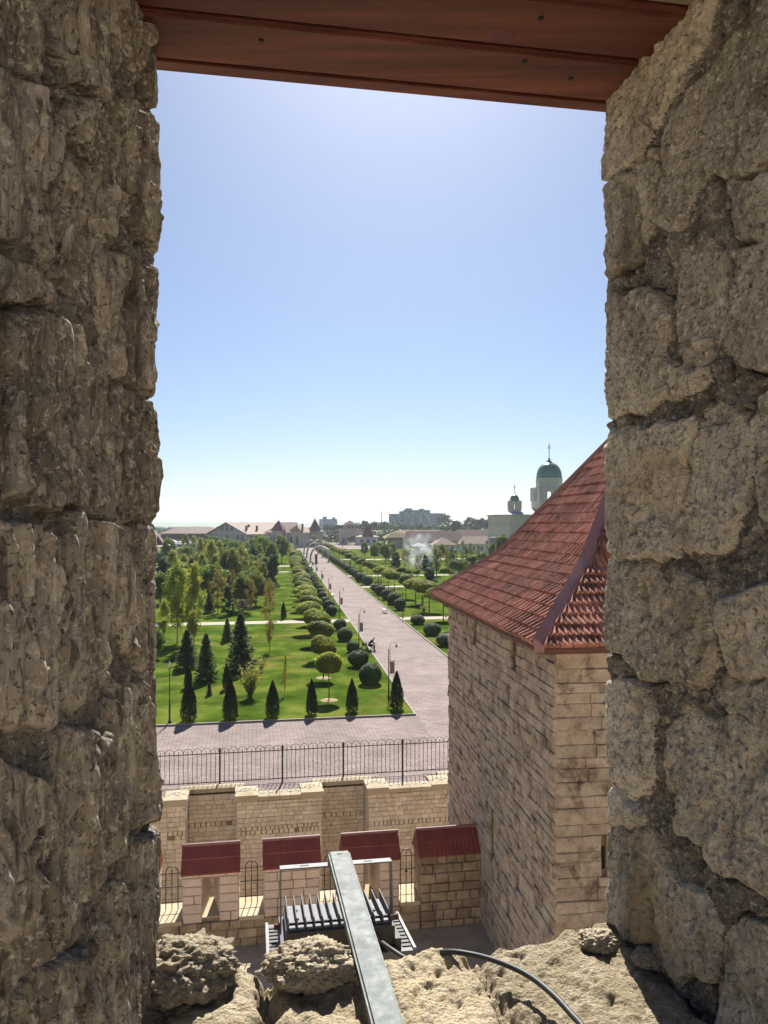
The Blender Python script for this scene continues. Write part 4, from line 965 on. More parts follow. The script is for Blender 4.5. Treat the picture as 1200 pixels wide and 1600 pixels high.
def bench(x, y, rz, label):
    e = thing('bench', (x, y, 0), label, 'bench', 'benches along the boulevard', rz); mw = T(x, y, .0, rz)      # faces +x
    for k in range(4): MB().box((-.12 + k * .105, 0, .44), (.09, 1.6, .03)).build('seat_slat', 'benchw', e, mw)
    for k in range(3): MB().box((-.235 - k * .03, 0, .58 + k * .12), (.025, 1.6, .09)).build('back_slat', 'benchw', e, mw)
    for s in (-.62, .62): MB().tube([(.22, s, 0), (.20, s, .40), (-.18, s, .41), (-.32, s, .9)], .025, 5).tube([(-.24, s, 0), (-.18, s, .41)], .025, 5).build('leg', 'iron', e, mw)
    return e
bx_, by_ = G(577, 1017.5); bench(bx_, by_, BA, 'bench with the person in dark clothes sitting on it')
x, y = G(601, 957.5); bench(x, y, BA + math.pi, 'empty pale bench by the cross path, opposite the avenue lamps')
x, y = G(519, 933); bench(x, y, BA, 'empty bench between two bannered lamps of the avenue')
# the seated person: one continuous skinned body, clothes over it
def skinned(name, verts, edges, radii, mat, parent, mw, sub=2):
    me = bpy.data.meshes.new(name); me.from_pydata(verts, edges, []); me.materials.append(MT[mat])
    o = obj(name, me, None, parent, mw)
    m = o.modifiers.new('skin', 'SKIN'); m.use_smooth_shade = True
    for i, r in enumerate(radii):
        o.data.skin_vertices[0].data[i].radius = (r, r) if not isinstance(r, tuple) else r
    o.data.skin_vertices[0].data[0].use_root = True
    s = o.modifiers.new('sub', 'SUBSURF'); s.levels = sub; s.render_levels = sub
    return o
pw = T(bx_, by_ - .05, 0, BA)
per = thing('person', (bx_, by_ - .05, 0), 'person in dark clothes sitting hunched forward on the bench, forearms on knees', 'person')
J = {'pelvis': (-.02, 0, .56), 'waist': (.05, 0, .72), 'chest': (.20, 0, .90), 'neckb': (.33, 0, 1.01), 'neck': (.38, 0, 1.05), 'head': (.45, 0, 1.14), 'crown': (.47, 0, 1.21)}
names = list(J); V = [J[k] for k in names]; Ed = [(i, i + 1) for i in range(6)]; Rd = [.13, .125, .15, .075, .055, .085, .07]
for s in (-1, 1):
    b = len(V); V += [(.27, .17 * s, .97), (.33, .23 * s, .74), (.52, .13 * s, .64), (.60, .08 * s, .62)]; Ed += [(2, b), (b, b + 1), (b + 1, b + 2), (b + 2, b + 3)]; Rd += [.06, .045, .035, .03]
    b = len(V); V += [(.02, .10 * s, .54), (.44, .15 * s, .52), (.42, .15 * s, .10), (.43, .15 * s, .04), (.57, .16 * s, .03)]; Ed += [(0, b)] + [(b + i, b + i + 1) for i in range(4)]; Rd += [.085, .06, .045, .04, .03]
    for f in range(5):                        # fingers
        c = len(V); y0 = .08 * s; off = (f - 1.5) * .018
        if f == 4: V += [(.615, y0 + .035 * s, .635), (.64, y0 + .045 * s, .655)]
        else: V += [(.635, y0 + off, .612), (.66 - .004 * f, y0 + off - .01 * s, .575)]
        Ed += [(b - 1, c), (c, c + 1)]; Rd += [.010, .008]
body = skinned('body', V, Ed, Rd, 'skin', per, pw, 1)
cv = [V[0], V[1], V[2], V[3]]; ce = [(0, 1), (1, 2), (2, 3)]; cr_ = [.142, .137, .162, .082]
for s in (0, 1):
    o5 = 7 + s * (4 + 5 + 10); b = len(cv); cv += [V[o5], V[o5 + 1], Vector(V[o5 + 2]) * .9 + Vector(V[o5 + 1]) * .1]; ce += [(2, b), (b, b + 1), (b + 1, b + 2)]; cr_ += [.07, .055, .044]
skinned('jacket', [tuple(v) for v in cv], ce, cr_, 'cloth', per, pw, 1)
cv = [(-.02, 0, .55)]; ce = []; cr_ = [.14]
for s in (0, 1):
    o5 = 7 + s * 19 + 4; b = len(cv); cv += [V[o5], V[o5 + 1], V[o5 + 2]]; ce += [(0, b), (b, b + 1), (b + 1, b + 2)]; cr_ += [.095, .072, .06]
skinned('trousers', cv, ce, cr_, 'cloth', per, pw, 1)
for s in (-1, 1): skinned('shoe', [(.40, .15 * s, .05), (.50, .155 * s, .045), (.60, .16 * s, .035)], [(0, 1), (1, 2)], [.05, .048, .036], 'cloth', per, pw, 1)
skinned('hair', [(.42, 0, 1.17), (.45, 0, 1.225)], [(0, 1)], [.088, .075], 'hair', per, pw, 1)
# folded pushchair beside the bench
sx, sy = G(569, 1015); st = thing('pushchair', (sx, sy, 0), 'dark purple pushchair parked between the bench and the bannered lamp', 'pushchair', None, BA); mw = T(sx, sy, 0, BA)
for dx in (-.25, .25):
    for dy in (-.22, .22): MB().lathe([(.09, -.02), (.09, .02)], 12, Matrix.Translation((dx, dy, .09)) @ Matrix.Rotation(R(90), 4, 'X')).build('wheel', 'rubber', st, mw)
MB().tube([(.25, -.2, .1), (-.1, -.2, .6), (-.45, -.2, 1.0), (-.45, .2, 1.0), (-.1, .2, .6), (.25, .2, .1)], .016, 5).tube([(-.25, -.2, .1), (.1, -.2, .45)], .014, 5).tube([(-.25, .2, .1), (.1, .2, .45)], .014, 5).build('frame', 'iron', st, mw)
MB().add([(-.15, -.18, .35), (.22, -.18, .38), (.25, .18, .38), (-.15, .18, .35), (-.22, -.18, .75), (-.22, .18, .75), (.05, -.18, .5), (.05, .18, .5)], [(0, 1, 2, 3), (0, 3, 5, 4), (0, 4, 6, 1), (3, 2, 7, 5), (4, 5, 7, 6)]).build('seat', 'stroll', st, mw)

# arches over the boulevard and the maroon board
def arch(b0, b1, a, h, label):
    c = (b0 + b1) / 2; hw = (b1 - b0) / 2; x, y, _ = B(c, a)
    e = thing('arch', (x, y, 0), label, 'arch', 'mesh arches over the boulevard')
    for off, r in ((-.6, .24), (.6, .24)):
        MB().tube([B(c + hw * math.cos(t), a + off, h * math.sin(t) ** .8 + .05) for t in np.linspace(.0, math.pi, 22)], r, 6).build('hoop', 'arch', e)
    for t in np.linspace(.12, math.pi - .12, 16): MB().tube([B(c + hw * math.cos(t), a - .6, h * math.sin(t) ** .8 + .05), B(c + hw * math.cos(t), a + .6, h * math.sin(t) ** .8 + .05)], .09, 4).build('tie', 'arch', e)
    for s in (-1, 1): MB().box((0, 0, .12), (.6, 1.3, .26)).build('foot', 'stonewall', e, T(*B(c + s * hw, a), BA))
for k, (a, h, lab) in enumerate(((225, 4.6, 'pale mesh arch over the boulevard behind the maroon board'), (258, 4.8, 'middle pale mesh arch over the boulevard'), (292, 5.0, 'pale mesh arch over the boulevard closest to the gatehouse'))): arch(7.9, 13.3, a, h, lab)
x, y = G(494, 881); e = thing('information_board', (x, y, 0), 'tall maroon board standing on the boulevard before the arches', 'board'); MB().box((0, 0, 1.3), (.7, .45, 2.4)).build('panel', 'maroon', e, T(x, y, 0, BA)); MB().box((0, 0, 2.6), (1.0, .6, .2)).build('top', 'maroon', e, T(x, y, 0, BA)); MB().box((0, 0, .06), (1.2, .8, .12)).build('base', 'kerb', e, T(x, y, 0, BA))

# ================================================================== buildings
def gable_roof(mb, w_, l_, ze, zr, ov=.6):
    a, b = w_ / 2 + ov, l_ / 2 + ov; t = .25
    return mb.add([(-a, -b, ze), (0, -b, zr), (a, -b, ze), (-a, b, ze), (0, b, zr), (a, b, ze), (-a, -b, ze - t), (0, -b, zr - t), (a, -b, ze - t), (-a, b, ze - t), (0, b, zr - t), (a, b, ze - t)],
                  [(0, 1, 4, 3), (1, 2, 5, 4), (6, 9, 10, 7), (7, 10, 11, 8), (0, 6, 7, 1), (1, 7, 8, 2), (3, 4, 10, 9), (4, 5, 11, 10), (0, 3, 9, 6), (2, 8, 11, 5)])
def hip_roof(mb, w_, l_, ze, zr, rid=0, ov=.5, c=(0, 0)):
    a, b = w_ / 2 + ov, l_ / 2 + ov; x, y = c
    return mb.add([(x - a, y - b, ze), (x + a, y - b, ze), (x + a, y + b, ze), (x - a, y + b, ze), (x - rid / 2, y, zr), (x + rid / 2, y, zr), (x - a, y - b, ze - .2), (x + a, y - b, ze - .2), (x + a, y + b, ze - .2), (x - a, y + b, ze - .2)],
                  [(0, 1, 5, 4), (1, 2, 5), (2, 3, 4, 5), (3, 0, 4), (9, 8, 7, 6), (0, 6, 7, 1), (1, 7, 8, 2), (2, 8, 9, 3), (3, 9, 6, 0)])
def win(parent, mw, x, y, z, w_, h_, face='-y', arch_=True, mat='dglass', trim='white'):
    rz = {'-y': 0, '+x': 90, '-x': -90, '+y': 180}[face]; m = mw @ Matrix.Translation((x, y, z)) @ Matrix.Rotation(R(rz), 4, 'Z')
    n = 8; pl = [(-w_ / 2, 0), (w_ / 2, 0), (w_ / 2, h_ - w_ / 2)] + ([(w_ / 2 * math.cos(t), h_ - w_ / 2 + w_ / 2 * math.sin(t)) for t in np.linspace(0, math.pi, n)[1:-1]] if arch_ else [(w_ / 2, h_), (-w_ / 2, h_)]) + [(-w_ / 2, h_ - w_ / 2)]
    up = Matrix.Rotation(R(90), 4, 'X')
    o = MB().prism([(a * 1.22, b * 1.08 - .05 * h_) for a, b in pl], .0, .10, m @ up).build('window', trim, parent)
    MB().prism(pl, .09, .13, m @ up).build('pane', mat, o); return o
# gabled hall
D = 380; hx, hz = at_depth(363, 836, D)[0], 0
HM = T(hx + 2, D + 6, 0, R(-33)); hall = thing('gabled_hall', HM.translation, 'large pale stone hall with arched windows and a low gable', 'building')
HW, HL, HE, HR = 26, 38, 6.6, 12.3
MB().box((0, HL / 2 - 8, HE / 2), (HW, HL, HE), HM).build('wall', 'stonewall', hall)
MB().add([(-HW / 2, -8, HE), (HW / 2, -8, HE), (0, -8, HR - .35), (-HW / 2, HL - 8, HE), (HW / 2, HL - 8, HE), (0, HL - 8, HR - .35)], [(0, 1, 2), (3, 5, 4), (0, 3, 4, 1), (0, 2, 5, 3), (1, 4, 5, 2)], HM).build('gable_wall', 'stonewall', hall)
hr = gable_roof(MB(), HW, HL, HE - .2, HR, 1.0).build('roof', 'roofpale', hall, HM @ Matrix.Translation((0, HL / 2 - 8, 0)))
for s in (-1, 1): MB().add([(s * (HW / 2 + 1.02), -9.06, HE - .75), (0, -9.06, HR - .5), (0, -9.06, HR + .05), (s * (HW / 2 + 1.02), -9.06, HE - .15), (s * (HW / 2 + 1.02), -8.9, HE - .75), (0, -8.9, HR - .5), (0, -8.9, HR + .05), (s * (HW / 2 + 1.02), -8.9, HE - .15)], [(0, 1, 2, 3), (7, 6, 5, 4), (0, 4, 5, 1), (3, 2, 6, 7)], HM).build('verge_board', 'roofbrown', hr)
for x_ in (-10.5, -7.6, 0, 7.2, 10.2): win(hall, HM, x_, -8.0, 3.0, 1.9, 3.2)
for x_ in (-3.2, 0, 3.2): win(hall, HM, x_, -8.0, 8.0, 1.7, 2.3 if x_ else 3.0)
for k in range(7): win(hall, HM, HW / 2, -5 + k * 4.8, 2.4, 1.6, 3.4, '+x')
MB().box((0, -8.05, 7.2), (HW, .12, .35), HM).build('string_course', 'white', hall)
for (x_, y_) in ((5, 2), (9, -4), (9.5, 3)): MB().box((x_, y_, 10.2 - abs(x_) * .12), (.8, .8, 3.0), HM).build('chimney', 'maroon', hr)
# wing
WM = T(*at_depth(305, 850, 395)[:2], 0, R(-8)); wing = thing('hall_wing', WM.translation, 'low hall wing with pale hipped roof over a dark glazed terrace', 'building')
MB().box((0, 0, 1.8), (30, 14, 3.6), WM).build('wall', 'stonewall', wing); MB().box((0, 0, 5.1), (28.6, 13, 3.0), WM).build('terrace_wall', 'brickdark', wing)
hip_roof(MB(), 31, 15, 6.6, 10.0, 18).build('roof', 'roofpale', wing, WM)
for k in range(7): win(wing, WM, -13 + k * 4.3, -6.5, 3.9, 3.4, 2.3, arch_=False, trim='roofbrown')
for k in range(8): win(wing, WM, -13.5 + k * 3.8, -7.0, .5, 1.3, 2.3)
# turreted wing right of hall
D2 = 372; TMx = T(at_depth(446, 850, D2)[0], D2 + 4, 0, R(-12)); tb = thing('turreted_building', TMx.translation, 'stone building with brown pyramid turrets beside the gabled hall', 'building')
MB().box((0, 4, 3.6), (19, 16, 7.2), TMx).build('wall', 'stonewall', tb); hip_roof(MB(), 19, 16, 7.2, 12.3, 7, .7, (0, 4)).build('roof', 'roofpink', tb, TMx)
for x_, s in ((-2.5, 5.2), (6.5, 4.6)):
    MB().box((x_, -4.2, 4.2), (s, 4, 8.4), TMx).build('turret', 'stonewall', tb); r_ = hip_roof(MB(), s, 4.4, 8.3, 13.4 if x_ < 0 else 10.8, 0, .6, (x_, -4.2)).build('turret_roof', 'roofbrown', tb, TMx)
    MB().lathe([(.14, 0), (.05, 1.8)], 6, TMx @ T(x_, -4.2, 13.2 if x_ < 0 else 10.6)).build('spike', 'iron', r_)
for k in range(6): MB().box((-8.5 + k * 3.4, -4.35 if abs(-8.5 + k * 3.4 + 2.5) > 2.4 else -6.4, 3.5), (.7, .5, 7), TMx).build('pilaster', 'white', tb); win(tb, TMx, -7 + k * 2.9, -6.2 if -5.2 < -7 + k * 2.9 < 0.2 or k > 3 else -4.0, 1.5, 1.1, 3.8, trim='stonewall')
MB().box((8.5, -1, 10.0), (.8, .8, 3), TMx).build('chimney', 'maroon', tb)
# small tower with pyramid roof
D3 = 385; x3 = at_depth(492, 850, D3)[0]; M3 = T(x3, D3, 0, BA); pt = thing('clock_tower', M3.translation, 'small stone tower with pointed brown roof and flared eaves', 'tower')
for s in (-1, 1): MB().box((s * 2.7, 0, 3.9), (1.8, 6.6, 7.8), M3).build('pier', 'stonewall', pt)
MB().box((0, 0, 1.6), (3.6, 6.2, 3.2), M3).build('wall', 'stonewall', pt); MB().box((0, 0, 7.0), (3.6, 6.2, 1.6), M3).build('lintel_wall', 'stonewall', pt)
r_ = hip_roof(MB(), 8, 8, 7.7, 9.0, 3, .6).build('eave_roof', 'roofpale', pt, M3); hip_roof(MB(), 5.6, 5.6, 8.4, 14.5, 0, .1).build('spire_roof', 'roofbrown', pt, M3)
MB().lathe([(.15, 14.2), (.06, 16)], 6, M3).build('finial', 'iron', pt)
for s in (-.9, .9): win(pt, M3, s, -3.1, .6, 1.0, 2.0)
lk = thing('link_house', (x3 - 7, D3 + 1, 0), 'low flat-roofed link wall between the turreted building and the pointed tower', 'building'); mk = T(x3 - 7.2, D3 + 1, 0, BA)
MB().box((0, 0, 1.9), (8, 5, 3.8), mk).build('wall', 'stonewall', lk); MB().box((0, 0, 3.95), (8.6, 5.6, .35), mk).build('roof', 'white', lk)
for k in range(3): win(lk, mk, -2.4 + k * 2.4, -2.5, 1.2, 1.2, 1.8, arch_=False)
# gatehouse at the end of the boulevard
D4 = 425; x4 = at_depth(548, 850, D4)[0]; M4 = T(x4, D4, 0, BA); gt = thing('gatehouse', M4.translation, 'stone gatehouse with arched passage and brown roof at the end of the boulevard', 'building')
mb = MB(); holed(mb, -6.5, 5.5, 0, 8.2, -2.5, 2.5, [(-1.9, 2.6, -1, 5.4)], M4); mb.build('wall', 'stonewall', gt)
for s in np.linspace(-6.2, 5.2, 9): MB().box((s, -2.3, 8.6), (.8, .5, .8), M4).build('battlement', 'stonewall', gt)
MB().box((-.5, 0, 9.6), (5.6, 4.4, 2.8), M4).build('upper_room', 'stonewall', gt); hip_roof(MB(), 6.4, 5.2, 11.0, 13.6, 0, .5, (-.5, 0)).build('roof', 'roofbrown', gt, M4)
MB().add([(-1.9, -2.52, 4.2), (-1.9, -2.52, 5.42), (2.6, -2.52, 5.42), (2.6, -2.52, 4.2), (2.2, -2.52, 4.9), (.35, -2.52, 5.25), (-1.5, -2.52, 4.9)], [(0, 6, 1), (1, 6, 5), (1, 5, 2), (5, 4, 2), (4, 3, 2)], M4).build('arch_head', 'stonewall', gt)
for x_ in (-1.8, -.5, .8): win(gt, M4, x_, -2.2, 8.9, .8, 1.6)
win(gt, M4, -4.2, -2.5, 1.0, 1.4, 2.8)
ks = thing('brown_roofed_lodge', at_depth(574, 850, 415)[:2] + (0,), 'small lodge with steep brown roof beside the gatehouse', 'building'); mk = T(*at_depth(574, 850, 415)[:2], 0, BA)
MB().box((0, 0, 2.2), (11, 7, 4.4), mk).build('wall', 'white', ks); hip_roof(MB(), 12, 8, 4.5, 5.8, 5).build('eave_roof', 'roofpale', ks, mk); hip_roof(MB(), 5.2, 5, 5.4, 10.6, 2).build('roof', 'roofbrown', ks, mk)
for k in range(3): win(ks, mk, -3.4 + k * 3.4, -3.5, 1.2, 1.3, 2)
# vaulted earth-covered magazine, red-roofed houses
mv = T(*at_depth(640, 850, 360)[:2], 0, R(5)); mg = thing('vaulted_magazine', mv.translation, 'brick vaults under a long dry grass mound', 'building')
for i, (xa, xb) in enumerate(((-10, -2), (-1.9, 6))):
    MB().box(((xa + xb) / 2, 0, 2.6), (xb - xa, 6, 5.2), mv).build('wall', 'brickdark', mg); win(mg, mv, (xa + xb) / 2, -3.0, .3, 3.6, 3.9, trim='stonewall')
MB().add([(-12, -3.3, 5.0), (20, -3.3, 5.0), (14, 4, 8.6), (-4, 4, 8.6), (-12, 14, 5), (20, 14, 5), (-8, 1, 7.6)], [(0, 1, 2, 3, 6), (4, 6, 3), (4, 3, 2, 5), (1, 5, 2), (0, 6, 4), (0, 4, 5, 1)], mv).build('mound_roof', 'grass_roof', mg)
def long_house(px, py, d, w_, l_, ze, zr, rid, roofm, wallm, label, rz=0, nw=5):
    m = T(*at_depth(px, py, d)[:2], 0, rz); h_ = thing('long_house', m.translation, label, 'house')
    MB().box((0, 0, ze / 2), (w_, l_, ze), m).build('wall', wallm, h_); hip_roof(MB(), w_, l_, ze, zr, rid).build('roof', roofm, h_, m)
    for k in range(nw): win(h_, m, -w_ / 2 + (k + .5) * w_ / nw, -l_ / 2, ze * .3, w_ / nw * .35, ze * .5, arch_=False)
    return h_
long_house(676, 850, 325, 24, 9, 4.2, 8.3, 22.5, 'roofpink', 'white', 'long house with wide faded pink tile roof', R(2), 7)
long_house(744, 850, 300, 13, 8, 3.6, 6.5, 10, 'roofpink', 'white', 'lower pink-roofed house beside the church', R(2), 4)
long_house(692, 855, 285, 8, 7, 3.6, 6.2, 1, 'roofpink', 'white', 'small white house with pointed spike and pink hip roof', R(12), 3)
long_house(742, 842, 345, 20, 10, 5.2, 8.8, 16, 'brickdark', 'brickdark', 'long dark-roofed shed behind the pink roofs', 0, 5)
for k, (px, py, d) in enumerate(((280, 862, 330), (297, 862, 345), (312, 864, 340), (268, 855, 370), (655, 868, 300))):
    x, y = at_depth(px, py, d)[:2]; c_ = thing('awning', (x, y, 0), ['white pyramid awning in front of the hall wing', 'white awning with tall peak beside the pyramid awning', 'white awning near the hall corner', 'distant white awning beyond the pavilion', 'white awning near the spray'][k], 'awning'); m = T(x, y, 0)
    hip_roof(MB(), 5, 4, 2.7, 4.2, 0, .2).build('canopy', 'canopy', c_, m)
    for a_ in (-2.2, 2.2):
        for b_ in (-1.8, 1.8): MB().tube([(a_, b_, 0), (a_, b_, 2.7)], .05, 5).build('pole', 'white', c_, m)
# pavilion with brown flared roof at the left
D5 = 230; x5 = at_depth(240, 850, D5)[0]; M5 = T(x5, D5, 0, R(8)); pv = thing('pavilion', M5.translation, 'open pavilion with flared brown pyramid roof', 'pavilion')
r_ = hip_roof(MB(), 11, 11, 4.6, 5.6, 6, .6).build('eave_roof', 'roofbrown', pv, M5); hip_roof(MB(), 6, 6, 5.3, 9.6, 0, .3).build('roof', 'roofbrown', pv, M5)
for a_ in (-5, -1.7, 1.7, 5):
    for b_ in (-5, 5): MB().box((a_, b_, 2.2), (.4, .4, 4.5), M5).build('post', 'brickdark', pv)
MB().box((0, 2, 1.2), (8, 4, 2.4), M5).build('counter', 'zinc', pv)
# domed church
DC = 250; cx = lambda px: (px - 600) / F * DC
cz_ = lambda py: CAMZ + (HOR - py) / F * DC
ch = thing('domed_church', (cx(840), DC, 0), 'beige church with green domes, bell tower and crosses', 'church')
x0, x1, xm = cx(775), cx(905), cx(797); ze = cz_(805)
MB().prism([(x0, DC + 4), (xm, DC), (x1, DC), (x1, DC + 20), (x0, DC + 20)], 0, ze - 6.2).build('lower_wall', 'white', ch)
up_ = MB().prism([(x0 + .1, DC + 4.1), (xm + .1, DC + .1), (x1, DC + .1), (x1, DC + 19.9), (x0 + .1, DC + 19.9)], ze - 6.2, ze).build('upper_wall', 'beige', ch)
MB().prism([(x0, DC + 3.9), (xm, DC - .1), (x1 + .1, DC - .1), (x1 + .1, DC + 20), (x0, DC + 20)], ze - 3.3, ze - 3.0).build('string_course', 'white', ch)
MB().prism([(x0 - .4, DC + 3.6), (xm - .2, DC - .5), (x1 + .4, DC - .5), (x1 + .4, DC + 20.4), (x0 - .4, DC + 20.4)], ze - .1, ze + .25).build('cornice', 'white', ch)
MB().add([(x0 - .4, DC + 3.6, ze + .25), (xm - .2, DC - .5, ze + .25), (x1 + .4, DC - .5, ze + .25), (x1 + .4, DC + 20.4, ze + .25), (x0 - .4, DC + 20.4, ze + .25), (cx(823), DC + 10, cz_(793)), (x1 - 4, DC + 10, cz_(793))], [(0, 1, 5), (1, 2, 6, 5), (2, 3, 6), (3, 4, 5, 6), (4, 0, 5)]).build('roof', 'zinc', ch)
for k in range(3): win(ch, T(0, 0, 0), xm + 3 + k * 4, DC, .8, 1.5, 5.5, trim='white')
def cross(x, y, z, h, parent):
    MB().box((x, y, z + h / 2), (h * .045, h * .045, h)).box((x, y, z + h * .70), (h * .30, h * .04, h * .04)).box((x, y, z + h * .84), (h * .15, h * .04, h * .04)).build('cross', 'gilt', parent)
def belfry(x, y, w_, z0, zb, z1, z2, zd, zc, hcross, n_open, seg=20):
    m = T(x, y, 0, R(8)); t = MB().box((0, 0, (z0 + zb) / 2), (w_, w_, zb - z0), m).build('tower_base', 'beige', ch)
    mb = MB(); ow = w_ * .15; hs_ = [((i - (n_open - 1) / 2) * w_ * .36 - ow / 2, (i - (n_open - 1) / 2) * w_ * .36 + ow / 2, zb + .3, zb + (z1 - zb) * .78) for i in range(n_open)]
    for k in range(4): holed(mb, -w_ / 2, w_ / 2 - .35, zb, z1, -w_ / 2, -w_ / 2 + .35, hs_, m @ Matrix.Rotation(R(90 * k), 4, 'Z'))
    mb.build('bell_stage', 'beige', t)
    for k in range(4):
        for s in ((-.5, 0, .5) if n_open == 2 else (-.5, .5)): MB().box((s * (w_ - .1), -w_ / 2 - .05, (zb + z1) / 2), (w_ * .07, .3, z1 - zb), m @ Matrix.Rotation(R(90 * k), 4, 'Z')).build('pilaster', 'white', t)
    MB().box((0, 0, z1 + .15), (w_ + .3, w_ + .3, .3), m).build('cornice', 'white', t)
    if z2 > z1 + .5: MB().lathe([(w_ * .47, z1 + .3), (w_ * .47, z2)], 8, m @ Matrix.Rotation(R(22.5), 4, 'Z')).build('drum', 'beige', t)
    dr = w_ * .455; hd = zd - z2
    do = MB().lathe([(dr + .15, z2 - .05), (dr + .15, z2 + .2), (dr, z2 + .22)] + [(dr * math.cos(a) ** .85 if a < 1.5 else dr * .14, z2 + .22 + hd * math.sin(a)) for a in np.linspace(.05, 1.45, 10)] + [(dr * .17, zd), (dr * .28, zd + hd * .05), (dr * .10, zd + hd * .22), (dr * .03, zc)], seg, m).build('dome', 'copper', t, None, True)
    for k in range(0, seg, 2):
        a_ = 2 * math.pi * k / seg; MB().tube([m @ Vector((1.01 * dr * math.cos(q) ** .85 * math.cos(a_), 1.01 * dr * math.cos(q) ** .85 * math.sin(a_), z2 + .22 + hd * math.sin(q))) for q in np.linspace(.05, 1.4, 8)], w_ * .006, 4).build('seam', 'copper', do)
    cross(x, y, zc - .2, hcross, t)
k1, k2 = (DC + 8) / DC, (DC + 6) / DC
zk = lambda py, k: CAMZ + (HOR - py) / F * DC * k
belfry(cx(858) * k1, DC + 8, 9.3, ze - 1, zk(783, k1), zk(763, k1), zk(747, k1), zk(724, k1), zk(714, k1), 4.6, 2)
belfry(cx(804) * k2, DC + 6, 3.4, ze - 1, zk(797, k2), zk(784, k2), zk(784, k2) + .3, zk(774, k2), zk(771, k2), 3.2, 2, 14)
gw = thing('white_gate_house', (cx(769), DC - 6, 0), 'narrow pale annex with tall windows at the church foot', 'building'); mk = T(cx(769), DC - 6, 0)
MB().box((0, 0, 3.4), (3.2, 3, 6.8), mk).build('wall', 'zinc', gw); MB().box((0, 0, 6.9), (3.5, 3.3, .3), mk).build('roof', 'white', gw)
for s in (-.8, .8): win(gw, mk, s, -1.5, 1.0, .8, 4.6, arch_=False)
# apartment blocks on the skyline
def flats(px0, px1, top, d, floors, cols_, label, boxes=()):
    xa, xb = (px0 - 600) / F * d, (px1 - 600) / F * d; zt_ = CAMZ + (HOR - top) / F * d; xc = (xa + xb) / 2; w_ = xb - xa
    e = thing('apartment_block', (xc, d, 0), label, 'building'); m = T(xc, d, 0, R(3))
    MB().box((0, 0, zt_ / 2), (w_, 14, zt_), m).build('wall', 'bluewall', e)
    for k, (f_, ww, hh) in enumerate(boxes): MB().box((f_ * w_, 0, zt_ + hh / 2), (ww, 8, hh), m).build('roof_box', 'bluewall', e)
    for r_ in range(floors):
        for c in range(cols_):
            MB().box((-w_ / 2 + (c + .5) * w_ / cols_, -7.05, zt_ - 1.9 - r_ * 2.9), (w_ / cols_ * .5, .14, 1.5), m).build('window', 'dglass' if (r_ * 7 + c * 3) % 5 else 'palepanel', e)
        for c in range(0, cols_, 4): MB().box((-w_ / 2 + (c + 1) * w_ / cols_, -7.4, zt_ - 2.6 - r_ * 2.9), (w_ / cols_ * .9, .8, .9), m).build('balcony', 'palepanel', e)
flats(630, 671, 797, 900, 7, 14, 'long grey-blue apartment block on the skyline', ((.2, 6, 1.5), (-.3, 8, 2)))
flats(608, 632, 803, 905, 6, 8, 'stepped lower end of the grey apartment block', ((.3, 5, 3),))
flats(672, 690, 802, 915, 6, 5, 'pale end of the apartment block beside the round dark tree')
flats(499, 527, 811, 1100, 5, 8, 'small distant apartment block above the far trees', ((-.2, 6, 3.5), (.3, 5, 2.5)))
for (px, top, d, r_, lab, nm) in ((596, 800, 700, .5, 'tall thin dark chimney on the skyline', 'chimney_stack'), (590, 816, 420, .14, 'white flagpole between the lodge and the vaulted mound', 'flagpole'), (561, 807, 800, .25, 'thin lattice mast on the skyline behind the gatehouse', 'radio_mast'), (713, 800, 900, .22, 'thin distant mast beyond the round dark tree by the apartments', 'radio_mast')):
    zt_ = CAMZ + (HOR - top) / F * d; tag(MB().lathe([(r_, 0), (r_ * .6, zt_), (r_ * .3, zt_ + .4)], 8, T((px - 600) / F * d, d, 0)).build(nm, 'white' if nm == 'flagpole' else 'iron', smooth=True), lab, 'pole' if nm != 'chimney_stack' else 'chimney')
for (px, py, w_, h_, d, lab) in ((530, 824, 4.6, 2.4, 440, 'upper dark billboard beside the gatehouse'), (526, 832, 4.4, 2.0, 432, 'lower dark billboard beside the gatehouse')):
    x, y, z_ = at_depth(px, py, d); e = thing('billboard', (x, y, 0), lab, 'billboard'); MB().box((x, y, z_), (w_, .2, h_)).build('panel', 'dglass', e); MB().box((x, y - .02, z_), (w_ + .3, .15, h_ + .3)).build('frame', 'white', e); MB().tube([(x, y + .2, 0), (x, y + .2, z_)], .15, 6).build('post', 'zinc', e)
# small parked cars and far people give life to the forecourt
def small_person(px, py, mat, lab):
    x, y = G(px, py); e = thing('person', (x, y, 0), lab, 'person', 'people on the boulevard'); mw = T(x, y, 0, random.uniform(0, 6))
    Vv = [(0, 0, .95), (0, 0, 1.2), (0, 0, 1.42), (0, 0, 1.52), (0, 0, 1.65), (0, 0, 1.74)]; Ee = [(i, i + 1) for i in range(5)]; Rr = [.13, .12, .15, .06, .09, .06]
    for s in (-1, 1):
        b = len(Vv); Vv += [(s * .18, 0, 1.40), (s * .24, .03, 1.12), (s * .24, .10, .88)]; Ee += [(2, b), (b, b + 1), (b + 1, b + 2)]; Rr += [.06, .045, .035]
        b = len(Vv); Vv += [(s * .09, 0, .88), (s * .10, s * .10, .48), (s * .10, s * .14, .06), (s * .10, s * .14 + .12, .04)]; Ee += [(0, b), (b, b + 1), (b + 1, b + 2), (b + 2, b + 3)]; Rr += [.09, .065, .05, .035]
    skinned('body', Vv, Ee, Rr, mat, e, mw, 1)
small_person(530, 862, 'cloth', 'distant walker in dark clothes on the boulevard beyond the arches'); small_person(535, 858, 'stroll', 'distant walker in violet on the boulevard near the gatehouse')
